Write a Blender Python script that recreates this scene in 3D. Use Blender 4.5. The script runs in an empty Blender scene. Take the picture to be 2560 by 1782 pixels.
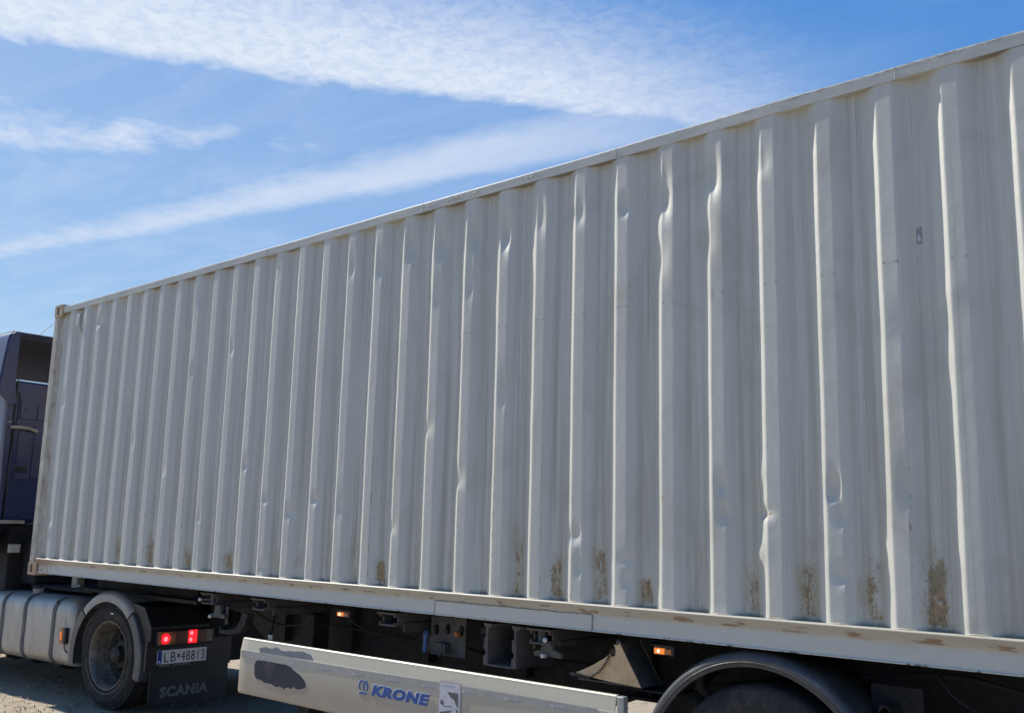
import bpy, bmesh, math, random
import numpy as np
from mathutils import Vector, Matrix
random.seed(7)
rng = np.random.default_rng(5)
SC = bpy.context.scene
COL = SC.collection
PI = math.pi

# ------------------------------------------------------------------ camera
cam = bpy.data.cameras.new('camera')
cam.sensor_width = 36.0
cam.lens = 35.08
cam.clip_start = 0.05
cam.clip_end = 5000
camo = bpy.data.objects.new('camera', cam)
COL.objects.link(camo)
cr = Vector((0.74558, 0.66596, 0.024545)); cu = Vector((0.097219, -0.145131, 0.984625)); cd = Vector((-0.659287, 0.73173, 0.172951))
M = Matrix((cr, cu, -cd)).transposed().to_4x4()
M.translation = Vector((9.0978, -4.1052, 1.6131))
camo.matrix_world = M
SC.camera = camo

# ------------------------------------------------------------------ light
SUN_EL = math.radians(41.0)
SUN_AZ = math.radians(3.3)          # the sun stands almost in line with the long side of the container
sun_dir = Vector((-math.cos(SUN_AZ) * math.cos(SUN_EL), -math.sin(SUN_AZ) * math.cos(SUN_EL), math.sin(SUN_EL)))
sl = bpy.data.lights.new('sun', 'SUN')
sl.energy = 5.0
sl.angle = math.radians(0.53)
sl.color = (1.0, 0.95, 0.87)
so = bpy.data.objects.new('sun', sl)
COL.objects.link(so)
so.rotation_euler = sun_dir.to_track_quat('Z', 'Y').to_euler()
so.location = (0, 0, 30)

SC.view_settings.view_transform = 'Standard'
SC.view_settings.look = 'None'
SC.view_settings.gamma = 1.0
SC.view_settings.exposure = 0.50
SC.view_settings.use_curve_mapping = False

# ------------------------------------------------------------------ node helpers
class NT:
    def __init__(s, tree):
        s.t = tree; s.n = tree.nodes; s.l = tree.links
    def link(s, a, b):
        s.l.new(a, b)
    def put(s, sock, v):
        if isinstance(v, bpy.types.NodeSocket): s.l.new(v, sock)
        elif v is not None:
            try: sock.default_value = v
            except Exception: sock.default_value = (*v, 1.0)
    def m(s, op, a, b=None, c=None, clamp=False):
        n = s.n.new('ShaderNodeMath'); n.operation = op; n.use_clamp = clamp
        s.put(n.inputs[0], a)
        if b is not None: s.put(n.inputs[1], b)
        if c is not None: s.put(n.inputs[2], c)
        return n.outputs[0]
    def v(s, op, a, b=None):
        n = s.n.new('ShaderNodeVectorMath'); n.operation = op
        s.put(n.inputs[0], a)
        if b is not None: s.put(n.inputs[1], b)
        return n.outputs['Value'] if op in ('DOT_PRODUCT', 'LENGTH') else n.outputs[0]
    def ramp(s, x, lo, hi, o0=0.0, o1=1.0, smooth=True):
        n = s.n.new('ShaderNodeMapRange'); n.interpolation_type = 'SMOOTHSTEP' if smooth else 'LINEAR'
        s.put(n.inputs[0], x); s.put(n.inputs[1], lo); s.put(n.inputs[2], hi); s.put(n.inputs[3], o0); s.put(n.inputs[4], o1)
        return n.outputs[0]
    def mix(s, f, a, b, blend='MIX'):
        n = s.n.new('ShaderNodeMix'); n.data_type = 'RGBA'; n.blend_type = blend
        s.put(n.inputs[0], f); s.put(n.inputs[6], a); s.put(n.inputs[7], b)
        return n.outputs[2]
    def noise(s, vec, scale=5, detail=4, rough=.5, dist=0.0):
        n = s.n.new('ShaderNodeTexNoise')
        s.put(n.inputs['Vector'], vec); n.inputs['Scale'].default_value = scale
        n.inputs['Detail'].default_value = detail; n.inputs['Roughness'].default_value = rough
        n.inputs['Distortion'].default_value = dist
        return n.outputs['Fac']
    def xyz(s, v):
        n = s.n.new('ShaderNodeSeparateXYZ'); s.l.new(v, n.inputs[0]); return n.outputs
    def comb(s, x, y, z):
        n = s.n.new('ShaderNodeCombineXYZ'); s.put(n.inputs[0], x); s.put(n.inputs[1], y); s.put(n.inputs[2], z)
        return n.outputs[0]
    def scale(s, v, k):
        return s.v('MULTIPLY', v, k)

# ------------------------------------------------------------------ sky
world = bpy.data.worlds.new('World')
SC.world = world
world.use_nodes = True
w = NT(world.node_tree)
bg = world.node_tree.nodes['Background']
sky = w.n.new('ShaderNodeTexSky')
sky.sky_type = 'NISHITA'; sky.sun_disc = False
sky.sun_elevation = SUN_EL
sky.sun_rotation = math.radians(270) - SUN_AZ
sky.air_density = 1.15; sky.dust_density = 0.25; sky.ozone_density = 3.0; sky.altitude = 100
dirv = w.n.new('ShaderNodeTexCoord').outputs['Generated']
dx, dy, dz = w.xyz(dirv)
zc = w.m('MAXIMUM', dz, 0.04)
plane = w.comb(w.m('DIVIDE', dx, zc), w.m('DIVIDE', dy, zc), 0.0)
warp = w.m('SUBTRACT', w.noise(plane, 1.3, 5, .55), .5)
fine = w.noise(plane, 9.0, 8, .62, .3)
mott = w.noise(plane, 26.0, 5, .6, .5)
wisp = w.noise(w.v('ADD', w.scale(plane, (1.1, 3.4, 1)), w.scale(w.comb(warp, warp, 0), (1.4, 1.4, 0))), 1.6, 8, .6, .4)
along = w.v('DOT_PRODUCT', dirv, tuple(cr))
def band(low, up, sl_, su_, amp=.03, fa=.02):
    a = w.m('ADD', w.v('DOT_PRODUCT', dirv, low), w.m('ADD', w.m('MULTIPLY', warp, amp), w.m('MULTIPLY', w.m('SUBTRACT', fine, .5), fa)))
    b = w.m('ADD', w.v('DOT_PRODUCT', dirv, up), w.m('ADD', w.m('MULTIPLY', warp, -amp), w.m('MULTIPLY', w.m('SUBTRACT', fine, .5), -fa * 2)))
    return w.m('MULTIPLY', w.ramp(a, -sl_ * .25, sl_), w.ramp(b, su_, -su_))
bA = band((0.3404, -0.2321, 0.9112), (0.4632, -0.2229, 0.8578), .018, .085, .012, .03)
bA = w.m('MULTIPLY', bA, w.ramp(along, .50, .0))
feather = w.ramp(w.noise(w.v('ADD', w.scale(plane, (5.0, 14.0, 1)), w.scale(w.comb(warp, fine, 0), (5.0, 5.0, 0))), 1.6, 8, .68, .8), .30, .62)
tex = w.m('ADD', .26, w.m('ADD', w.m('MULTIPLY', w.ramp(mott, .36, .60), .46), w.m('MULTIPLY', feather, .36)))
lowA = w.ramp(w.v('DOT_PRODUCT', dirv, (0.3404, -0.2321, 0.9112)), .17, .03)      # the streak is thickest along its lower edge
bA = w.m('MULTIPLY', w.m('MULTIPLY', bA, w.m('ADD', w.m('MULTIPLY', tex, w.m('SUBTRACT', 1.0, lowA)), w.m('MULTIPLY', lowA, w.m('ADD', .66, w.m('MULTIPLY', tex, .34))))), w.m('ADD', .58, w.m('MULTIPLY', lowA, .34)))
bB = band((0.2149, -0.2962, 0.9306), (0.2951, -0.2066, 0.9330), .03, .03, .03, .03)
bB = w.m('MULTIPLY', w.m('MULTIPLY', bB, w.ramp(along, .06, -.30)), w.m('ADD', .42, w.m('MULTIPLY', w.ramp(wisp, .3, .7), .50)))
bC = band((0.0864, -0.3785, 0.9216), (0.0725, -0.4489, 0.8906), .016, .020, .012, .012)
bC = w.m('MULTIPLY', w.m('MULTIPLY', bC, w.ramp(along, .46, -.15)), w.m('ADD', .60, w.m('MULTIPLY', w.ramp(wisp, .3, .75), .20)))
bD = band((0.1979, -0.0634, 0.9782), (0.2101, -0.0579, 0.976), .012, .012, .008, .012)
bD = w.m('MULTIPLY', w.m('MULTIPLY', bD, w.ramp(along, -.40, -.47)), .45)
thin = w.m('ADD', w.m('MULTIPLY', w.ramp(wisp, .34, .85), w.m('ADD', .05, w.ramp(along, .35, -.45, 0, .16))), w.m('MULTIPLY', w.ramp(w.v('DOT_PRODUCT', dirv, (0.40, -0.23, 0.887)), .10, -.04), w.ramp(along, .46, .20, 0, .17)))
cover = w.m('MAXIMUM', bA, w.m('MAXIMUM', bB, w.m('MAXIMUM', bC, w.m('MAXIMUM', bD, thin))))
cover = w.m('MULTIPLY', cover, w.ramp(dz, 0.02, .10), clamp=True)
BGS = 0.057
skyc = w.mix(1.0, sky.outputs[0], (0.80, 0.742, 0.45, 1), 'MULTIPLY')
skyc = w.mix(1.0, skyc, (0.0, 0.096 / BGS, 0.372 / BGS, 1), 'ADD')      # deep clear blue that hardly darkens away from the sun
cl = w.n.new('ShaderNodeRGB'); cl.outputs[0].default_value = (0.56 / BGS, 0.605 / BGS, 0.68 / BGS, 1)
col = w.mix(cover, skyc, cl.outputs[0])
w.link(col, bg.inputs[0])
bg.inputs[1].default_value = BGS

# ------------------------------------------------------------------ materials
def new_mat(name):
    m = bpy.data.materials.new(name); m.use_nodes = True
    t = NT(m.node_tree)
    b = m.node_tree.nodes['Principled BSDF']
    co = t.n.new('ShaderNodeTexCoord').outputs['Object']
    return m, t, b, co
def bump(t, b, h, strength=.3, dist=.01):
    n = t.n.new('ShaderNodeBump'); n.inputs['Strength'].default_value = strength; n.inputs['Distance'].default_value = dist
    t.link(h, n.inputs['Height']); t.link(n.outputs[0], b.inputs['Normal'])
def generic(name, c1, c2=None, rough=.6, metal=0.0, scale=6, dirt=None, dirt_amt=.5, bmp=.1, spec=.5, rvar=.12, stretch=(1, 1, 1)):
    m, t, b, co = new_mat(name)
    c2 = c2 or tuple(x * .7 for x in c1)
    co2 = t.scale(co, stretch)
    n1 = t.noise(co2, scale, 6, .6)
    col = t.mix(t.ramp(n1, .35, .68), (*c1, 1), (*c2, 1))
    if dirt:
        n2 = t.noise(co2, scale * 2.7, 8, .7, .4)
        col = t.mix(t.m('MULTIPLY', t.ramp(n2, .45, .72), dirt_amt), col, (*dirt, 1))
    t.link(col, b.inputs['Base Color'])
    t.link(t.m('ADD', rough - rvar / 2, t.m('MULTIPLY', t.noise(co, scale * 4, 4), rvar)), b.inputs['Roughness'])
    b.inputs['Metallic'].default_value = metal
    b.inputs['Specular IOR Level'].default_value = spec
    if bmp: bump(t, b, t.noise(co, scale * 9, 5, .6), bmp, .004)
    return m
def flat_print(name, c, rough=.5, spec=.4):
    return generic(name, c, tuple(x * .88 for x in c), rough, 0, 25, None, 0, 0, spec)
def emitter(name, base, emit, strength, rough=.25):
    m, t, b, co = new_mat(name)
    n = t.noise(co, 60, 3)
    t.link(t.mix(n, (*base, 1), (*[x * .75 for x in base], 1)), b.inputs['Base Color'])
    b.inputs['Roughness'].default_value = rough
    b.inputs['Emission Color'].default_value = (*emit, 1); b.inputs['Emission Strength'].default_value = strength
    return m

PITCH = .278
ZR = 1.268          # top edge of the bottom side rail
ZT = 3.582          # underside of the top side rail
def container_paint(name, kind):
    m, t, b, co = new_mat(name)
    x, y, z = t.xyz(co)
    base = t.mix(t.noise(co, 1.1, 4), (.545, .545, .485, 1), (.485, .485, .435, 1))
    fine = t.noise(co, 45, 6, .65)
    if kind == 'wall':
        ph = t.m('FRACT', t.m('DIVIDE', t.m('ADD', x, 10 * PITCH), PITCH))
        kk = t.m('FLOOR', t.m('DIVIDE', t.m('ADD', x, 10 * PITCH), PITCH))
        wn = t.n.new('ShaderNodeTexWhiteNoise'); wn.noise_dimensions = '1D'; t.link(kk, wn.inputs['W'])
        rk = wn.outputs['Value']
        h = t.m('SUBTRACT', z, ZR)
        # run-off streaks: stronger in the hollows
        st = t.noise(t.scale(co, (26, 1, .55)), 1.0, 5, .55)
        hol = t.m('MULTIPLY', t.ramp(ph, .30, .5), t.ramp(ph, .92, .78))
        f = t.m('MULTIPLY', t.ramp(st, .34, .62), t.m('ADD', .10, t.m('MULTIPLY', hol, t.ramp(h, 2.0, .3, .34, .66))))
        base = t.mix(f, base, (.345, .32, .255, 1))
        blot = t.m('MULTIPLY', t.ramp(t.noise(t.scale(co, (2.6, 1, 2.0)), 1.0, 7, .6, .6), .50, .70), t.ramp(x, 3.0, 7.0, .10, .42))
        base = t.mix(blot, base, (.335, .315, .255, 1))
        st2 = t.noise(t.scale(co, (60, 1, .3)), 1.0, 3, .5)
        base = t.mix(t.m('MULTIPLY', t.ramp(st2, .60, .72), .30), base, (.28, .26, .22, 1))
        # thin dark lines along the rolled bends
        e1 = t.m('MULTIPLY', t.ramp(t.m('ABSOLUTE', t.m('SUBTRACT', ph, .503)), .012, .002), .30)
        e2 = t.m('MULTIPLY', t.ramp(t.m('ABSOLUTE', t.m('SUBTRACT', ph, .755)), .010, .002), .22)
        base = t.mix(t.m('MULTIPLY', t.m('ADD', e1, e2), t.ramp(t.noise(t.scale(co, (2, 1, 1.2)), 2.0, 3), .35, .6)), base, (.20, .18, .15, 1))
        # rust blooms low in the hollows, different on every corrugation
        zw = t.n.new('ShaderNodeTexWhiteNoise'); zw.noise_dimensions = '1D'; t.link(t.m('ADD', kk, 31.7), zw.inputs['W'])
        top = t.m('ADD', .20, t.m('MULTIPLY', zw.outputs['Value'], .33))
        hz = t.m('MULTIPLY', t.ramp(t.m('DIVIDE', h, top), 1.05, .45), t.ramp(h, .0, .035, .35, 1))
        phs = t.m('ADD', t.m('ADD', ph, t.m('MULTIPLY', t.m('SUBTRACT', t.noise(t.scale(co, (3, 1, 9)), 1.0, 2), .5), .25)), t.m('MULTIPLY', t.m('SUBTRACT', rk, .5), .18))
        hx = t.m('MULTIPLY', t.ramp(phs, .30, .60), t.ramp(phs, .88, .70))
        amt = t.m('ADD', t.ramp(rk, .0, .9, .42, 1.08), t.ramp(x, -1.0, 4.0, -.38, 0.0))
        zone = t.m('MULTIPLY', t.m('MULTIPLY', hz, hx), amt)
        rn = t.m('ADD', t.m('MULTIPLY', t.noise(t.scale(co, (30, 1, 9)), 1.0, 7, .70, .4), .62), t.m('MULTIPLY', t.noise(t.scale(co, (90, 1, 60)), 1.0, 6, .7), .38))
        rust = t.ramp(t.m('ADD', rn, t.m('MULTIPLY', zone, .34)), .762, .815)
        rust = t.m('MULTIPLY', rust, t.ramp(zone, .03, .2))
        spk2 = t.m('MULTIPLY', t.ramp(t.noise(t.scale(co, (75, 1, 42)), 1.0, 5, .7), .60, .66), t.ramp(zone, .03, .4, 0, .9))
        base = t.mix(spk2, base, (.20, .145, .075, 1))
        halo = t.m('MULTIPLY', t.ramp(t.m('ADD', t.noise(t.scale(co, (14, 1, 6)), 1.0, 4, .5), t.m('MULTIPLY', zone, .45)), .62, .95), t.ramp(zone, .02, .3, 0, .55))
        base = t.mix(halo, base, (.33, .285, .185, 1))
        rc = t.mix(t.ramp(t.noise(t.scale(co, (40, 1, 30)), 1.4, 6, .7), .36, .62), (.38, .215, .075, 1), (.12, .08, .045, 1))
        rc = t.mix(t.ramp(t.noise(t.scale(co, (3.6, 1, 5)), 1.0, 3), .45, .62, 0, .65), rc, (.20, .175, .10, 1))
        base = t.mix(t.m('MULTIPLY', rust, .82), base, rc)
        # chips and scuffs along the proud corners and scattered specks
        c1 = t.ramp(t.m('ABSOLUTE', t.m('SUBTRACT', ph, .262)), .022, .004)
        c2 = t.ramp(t.m('ABSOLUTE', t.m('SUBTRACT', ph, .01)), .02, .004)
        chipn = t.noise(t.scale(co, (70, 1, 34)), 1.0, 5, .7)
        chip = t.m('MULTIPLY', t.ramp(chipn, .60, .66), t.m('MULTIPLY', t.m('MAXIMUM', c1, c2), t.ramp(t.noise(t.scale(co, (1.3, 1, .9)), 2.2, 3), .48, .62)))
        chip = t.m('MAXIMUM', chip, t.m('MULTIPLY', t.ramp(t.noise(t.scale(co, (55, 1, 40)), 1.0, 3, .6), .755, .79), .8))
        spk = t.m('MULTIPLY', t.ramp(t.noise(t.scale(co, (85, 1, 60)), 1.0, 4, .65), .585, .65), t.ramp(t.m('MULTIPLY', t.m('MULTIPLY', hx, amt), t.ramp(h, .75, .10)), .12, .75, 0, 1))
        spk = t.m('MULTIPLY', spk, t.ramp(t.noise(t.scale(co, (9, 1, 4)), 1.0, 3), .46, .6))
        base = t.mix(t.m('MULTIPLY', t.m('MAXIMUM', chip, spk), .85), base, (.11, .10, .085, 1))
        # rusted rib corners: some ribs have a long line of blistered paint, with rust at the worst crease
        er = t.m('MULTIPLY', t.ramp(t.m('ABSOLUTE', t.m('SUBTRACT', ph, .010)), .028, .006), t.ramp(zw.outputs['Value'], .45, .75))
        er2 = t.m('MULTIPLY', t.ramp(t.m('ABSOLUTE', t.m('SUBTRACT', ph, .264)), .022, .005), t.ramp(rk, .50, .80))
        er = t.m('MULTIPLY', t.m('MAXIMUM', er, er2), t.ramp(h, 1.25, .25))
        ern = t.ramp(t.m('ADD', t.noise(t.scale(co, (60, 1, 26)), 1.0, 6, .7), t.m('MULTIPLY', t.noise(t.scale(co, (1, 1, 3)), 1.0, 3), .35)), .70, .78)
        er = t.m('MULTIPLY', er, ern)
        px_ = t.m('DIVIDE', t.m('SUBTRACT', x, 6.945), .030); pz_ = t.m('DIVIDE', t.m('SUBTRACT', t.m('SUBTRACT', z, 1.712), t.m('MULTIPLY', t.m('SUBTRACT', x, 6.945), .5)), .006)
        crease = t.m('MULTIPLY', t.ramp(t.m('ADD', t.m('MULTIPLY', px_, px_), t.m('MULTIPLY', pz_, pz_)), 1.6, .2), t.ramp(t.noise(t.scale(co, (70, 1, 70)), 1.0, 4), .35, .5))
        base = t.mix(t.m('MULTIPLY', t.m('MAXIMUM', er, crease), .85), base, (.25, .13, .055, 1))
        # one long row of scrapes: a fork or strap has rubbed every proud rib at about the same height
        zs = t.m('ADD', 2.772, 0.0)
        dzs = t.m('SUBTRACT', t.m('SUBTRACT', z, zs), t.m('MULTIPLY', t.m('SUBTRACT', rk, .5), .03))
        dzs = t.m('ABSOLUTE', t.m('ADD', dzs, t.m('MULTIPLY', t.noise(t.scale(co, (30, 1, 8)), 1.0, 3), .012)))
        edge = t.m('MAXIMUM', t.ramp(t.m('ABSOLUTE', t.m('SUBTRACT', ph, .235)), .045, .01), t.ramp(t.m('ABSOLUTE', t.m('SUBTRACT', ph, .04)), .035, .01))
        scr = t.m('MULTIPLY', t.ramp(dzs, .009, .002), t.m('ADD', t.m('MULTIPLY', edge, .75), t.m('MULTIPLY', t.ramp(ph, .27, .25), t.ramp(rk, .5, .8, 0, .4))))
        base = t.mix(t.m('MULTIPLY', scr, t.ramp(x, 3.0, 5.2, 0, .5)), base, (.15, .13, .13, 1))
        # green-black grime on the rail ledge
        gr = t.m('MULTIPLY', t.ramp(t.m('ADD', h, t.m('MULTIPLY', t.noise(t.scale(co, (30, 1, 20)), 1.0, 4), .05)), .050, .020), hol)
        base = t.mix(t.m('MULTIPLY', gr, .8), base, (.07, .075, .055, 1))
        bump(t, b, t.m('ADD', t.m('MULTIPLY', t.noise(t.scale(co, (1, 1, 1)), 14, 4, .5), 1.0), t.m('MULTIPLY', rust, -.25)), .22, .006)
    else:
        lo, hi = (1.135, 1.268) if kind == 'low_rail' else (3.58, 3.66)
        u = t.ramp(z, lo, hi, 0, 1, False)
        if kind == 'low_rail':
            tan = t.m('MULTIPLY', t.ramp(t.m('ADD', u, t.m('MULTIPLY', t.noise(t.scale(co, (3, 1, 6)), 1.5, 4), .25)), .62, .86), .62)
            base = t.mix(tan, base, (.36, .31, .215, 1))  # tan ground reflection on the upper face, put into the paint
            dn = t.noise(t.scale(co, (7, 1, 46)), 1.0, 6, .6, .2)
            zn = t.m('MULTIPLY', t.ramp(u, .60, .70), t.ramp(u, .88, .78))
            phr = t.m('FRACT', t.m('DIVIDE', t.m('ADD', x, t.m('ADD', 10 * PITCH, t.m('MULTIPLY', t.noise(t.scale(co, (2, 1, 1)), 1.0, 2), .10))), PITCH))
            per = t.m('MULTIPLY', t.ramp(phr, .35, .45), t.ramp(phr, .88, .78))
            rust = t.m('MULTIPLY', t.ramp(t.m('ADD', dn, t.m('MULTIPLY', per, .11)), .60, .68), zn)
            r2 = t.m('MULTIPLY', t.ramp(t.noise(t.scale(co, (20, 1, 24)), 1.0, 6, .65), .67, .72), t.ramp(u, 1, .5, .35, .8))
            rust = t.m('MAXIMUM', rust, r2)
            fr = t.m('MULTIPLY', t.ramp(x, .16, -.45), t.ramp(t.m('ADD', t.noise(co, 14, 6, .65), t.m('MULTIPLY', u, .22)), .50, .62))
            rust = t.m('MAXIMUM', rust, fr)
            base = t.mix(t.m('MULTIPLY', rust, .8), base, (.20, .105, .055, 1))
            yb = t.m('MULTIPLY', t.ramp(t.noise(t.scale(co, (5, 1, 9)), 1.0, 5, .6), .5, .7), t.ramp(u, .35, .9, .1, .5))
            base = t.mix(yb, base, (.36, .295, .19, 1))
            chips = t.m('MULTIPLY', t.ramp(t.noise(t.scale(co, (26, 1, 40)), 1.0, 5, .6), .55, .62), t.ramp(u, .055, .02))
            base = t.mix(chips, base, (.09, .08, .07, 1))
        else:
            st = t.noise(t.scale(co, (5, 1, 30)), 1.0, 5, .6)
            base = t.mix(t.m('MULTIPLY', t.ramp(st, .45, .7), .35), base, (.37, .33, .26, 1))
            right = t.m('ADD', t.ramp(x, 4.5, 8.0, 0, .19), t.ramp(x, -.35, -.5, 0, .05))
            rust = t.m('MULTIPLY', t.ramp(t.m('ADD', t.noise(t.scale(co, (16, 1, 50)), 1.0, 7, .7), right), .66, .73), t.ramp(u, .35, .9))
            base = t.mix(t.m('MULTIPLY', rust, .8), base, (.20, .105, .065, 1))
            base = t.mix(t.ramp(z, 3.5835, 3.5815, 0, .75), base, (.16, .125, .085, 1))  # underside browned darker: the shade below the rail put into the paint
        bump(t, b, t.noise(co, 18, 5, .6), .25, .006)
    base = t.mix(t.m('MULTIPLY', t.ramp(fine, .5, .8), .12), base, (.40, .38, .33, 1))
    t.link(base, b.inputs['Base Color'])
    t.link(t.m('ADD', .40, t.m('MULTIPLY', fine, .16)), b.inputs['Roughness'])
    b.inputs['Specular IOR Level'].default_value = .45
    return m
M_wall = container_paint('container_paint_wall', 'wall')
M_lowrail = container_paint('container_paint_bottom_rail', 'low_rail')
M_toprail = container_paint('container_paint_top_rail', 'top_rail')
M_post = generic('container_paint_post', (.50, .475, .40), (.38, .33, .245), .5, 0, 5, (.19, .12, .07), .75, .3, .4, stretch=(2, 2, .8))
M_cast = generic('rusty_casting', (.44, .36, .26), (.36, .24, .15), .65, 0, 9, (.20, .11, .06), .6, .4, .3)
M_white_box = generic('ventilator_paint', (.55, .55, .52), (.47, .46, .42), .5, 0, 12, (.3, .27, .2), .4, .1)
M_weld = generic('weld_bead', (.24, .22, .18), (.14, .12, .09), .7, 0, 40, (.3, .17, .09), .5, .4)
M_hole = generic('dark_hollow', (.015, .014, .013), (.008, .008, .008), .9, 0, 9, None, 0, 0, .1)
M_frame = generic('dusty_chassis_steel', (.026, .025, .024), (.018, .018, .018), .75, 0, 5, (.075, .065, .052), .45, .3, .3)
M_outr = generic('dusty_grey_outrigger_steel', (.11, .10, .093), (.075, .07, .066), .72, 0, 7, (.17, .15, .12), .45, .35, .3)
M_dark = generic('black_underbody', (.020, .021, .024), (.012, .012, .014), .75, 0, 4, (.04, .036, .03), .4, .3, .3)
M_rubber = generic('tyre_rubber', (.034, .033, .032), (.022, .022, .022), .82, 0, 6, (.10, .088, .07), .5, .35, .3)
M_tread = generic('dusty_tread_rubber', (.060, .054, .046), (.036, .033, .03), .9, 0, 10, (.13, .11, .085), .5, .4, .2)
M_rim = generic('worn_silver_rim', (.20, .185, .155), (.10, .09, .07), .45, .3, 7, (.040, .034, .028), .9, .4)
M_rimdark = generic('brake_dust_disc', (.028, .026, .025), (.017, .016, .016), .65, .2, 8, (.12, .10, .08), .5, .3)
M_tank = generic('brushed_aluminium_tank', (.47, .455, .42), (.38, .365, .335), .46, .55, 3, (.27, .25, .21), .55, .12, .5, .10, stretch=(3, 3, .7))
M_strap = generic('tank_strap_steel', (.12, .125, .13), (.07, .07, .075), .6, .3, 9, (.2, .18, .15), .4, .2)
M_fend = generic('grey_plastic_fender', (.095, .10, .105), (.07, .074, .08), .30, 0, 4, (.24, .225, .19), .4, .12, .5)
M_fend2 = generic('dark_grey_trailer_fender', (.050, .053, .054), (.034, .036, .038), .42, 0, 3, (.16, .15, .13), .35, .12, .5)
M_black = generic('black_plastic', (.022, .023, .026), (.014, .014, .016), .45, 0, 6, (.05, .045, .04), .4, .15, .5)
M_navy = generic('navy_blue_cab_paint', (.030, .040, .105), (.023, .029, .075), .30, 0, 1.2, (.085, .08, .09), .4, .03, .5)
M_navy2 = generic('dull_blue_cab_panel', (.045, .053, .11), (.036, .041, .082), .42, 0, 2, (.11, .10, .11), .4, .05, .5)
M_navyshell = generic('dark_deflector_shell', (.036, .038, .055), (.027, .028, .04), .6, 0, 1.5, (.09, .075, .06), .45, .06, .4)
M_cabside = generic('glossy_cab_side', (.06, .075, .17), (.05, .065, .14), .22, 0, 2, None, 0, 0, .8)
M_beige = generic('dusty_beige_bar', (.40, .37, .30), (.28, .25, .19), .7, 0, 12, (.14, .12, .09), .5, .2)
M_label = generic('pale_label', (.50, .48, .40), (.42, .40, .33), .6, 0, 30, (.2, .18, .14), .3, .05)
M_chock = generic('faded_cream_wheel_chock', (.64, .46, .25), (.50, .35, .19), .6, 0, 5, (.24, .15, .09), .5, .15, .35)
M_chockend = generic('dirty_dark_chock_end', (.07, .07, .062), (.045, .045, .04), .7, 0, 10, (.12, .1, .08), .4, .2)
M_chain = generic('rusty_chain', (.10, .075, .055), (.06, .045, .035), .6, .5, 30, (.16, .09, .05), .5, .2)
M_amber = emitter('amber_lens', (.62, .17, .03), (1.0, .25, .04), .55)
M_amber_off = generic('amber_lens_unlit', (.50, .17, .05), (.38, .12, .04), .28, 0, 40, None, 0, 0, .6)
M_bulb = emitter('lit_bulb', (1, .7, .5), (1.0, .55, .28), 14)
M_red = emitter('lit_red_lens', (.45, .01, .015), (1.0, .012, .025), .75)
M_redhot = emitter('red_bulb', (.9, .1, .12), (1.0, .09, .11), 2.6)
M_redoff = generic('dark_red_lens', (.11, .014, .012), (.08, .012, .012), .3, 0, 40, None, 0, 0, .6)
M_lensgrey = generic('clear_smoked_lens', (.12, .125, .12), (.09, .09, .09), .25, 0, 40, None, 0, 0, .6)
M_platewhite = flat_print('plate_white', (.90, .90, .92), .25)
M_print = flat_print('black_print', (.018, .018, .02), .5)
M_plateblue = flat_print('plate_blue', (.015, .06, .36), .4)
M_scan = flat_print('grey_flap_lettering', (.21, .205, .19), .7)
M_blue = flat_print('blue_lettering', (.020, .085, .30), .35)
M_wht = flat_print('white_lettering_edge', (.72, .74, .76), .4)
M_tape = generic('silver_reflective_tape', (.36, .37, .355), (.31, .32, .31), .35, .25, 20, (.25, .24, .21), .3, .03, .5)
M_tapem = flat_print('tape_print', (.50, .51, .50), .4)
M_bare = generic('bare_patch_dark', (.024, .028, .045), (.018, .021, .034), .5, 0, 7, (.045, .04, .045), .25, .06, .3)
M_bare2 = generic('bare_patch_sky_sheen', (.115, .125, .14), (.09, .10, .115), .4, 0, 7, (.15, .145, .14), .25, .06, .5)  # same bare surface as the dark patch; sky reflection put into its grey
M_smudge = generic('patch_smudge', (.055, .053, .06), (.030, .031, .042), .6, 0, 14, (.08, .075, .075), .4, .06, .3)
M_remains = generic('old_sticker_remains', (.27, .275, .265), (.21, .215, .21), .6, 0, 40, (.35, .34, .3), .5, .1)
M_glass = generic('dark_side_glass', (.02, .024, .028), (.015, .018, .02), .06, 0, 2, None, 0, 0, .8)
M_pink = flat_print('pink_sticker_border', (.50, .36, .40), .5)
M_stick = flat_print('sticker_white', (.56, .55, .57), .45)
M_stickgrey = flat_print('sticker_grey', (.115, .11, .115), .5)
M_knob = generic('white_plastic_knob', (.62, .63, .60), (.5, .5, .47), .35, 0, 20, (.3, .27, .2), .4, .05)
M_orange = generic('orange_knob', (.62, .27, .10), (.5, .2, .07), .45, 0, 20, (.2, .12, .07), .4, .05)
M_bluep = generic('blue_plastic_lever', (.045, .14, .42), (.035, .11, .34), .45, 0, 14, (.12, .14, .2), .3, .1)
M_stone = generic('ground_stone', (.40, .345, .27), (.32, .27, .2), .9, 0, 20, (.5, .47, .4), .5, .3)
M_twig = generic('dry_litter', (.15, .11, .07), (.08, .06, .045), .9, 0, 20, (.22, .18, .12), .5, .2)

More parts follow.
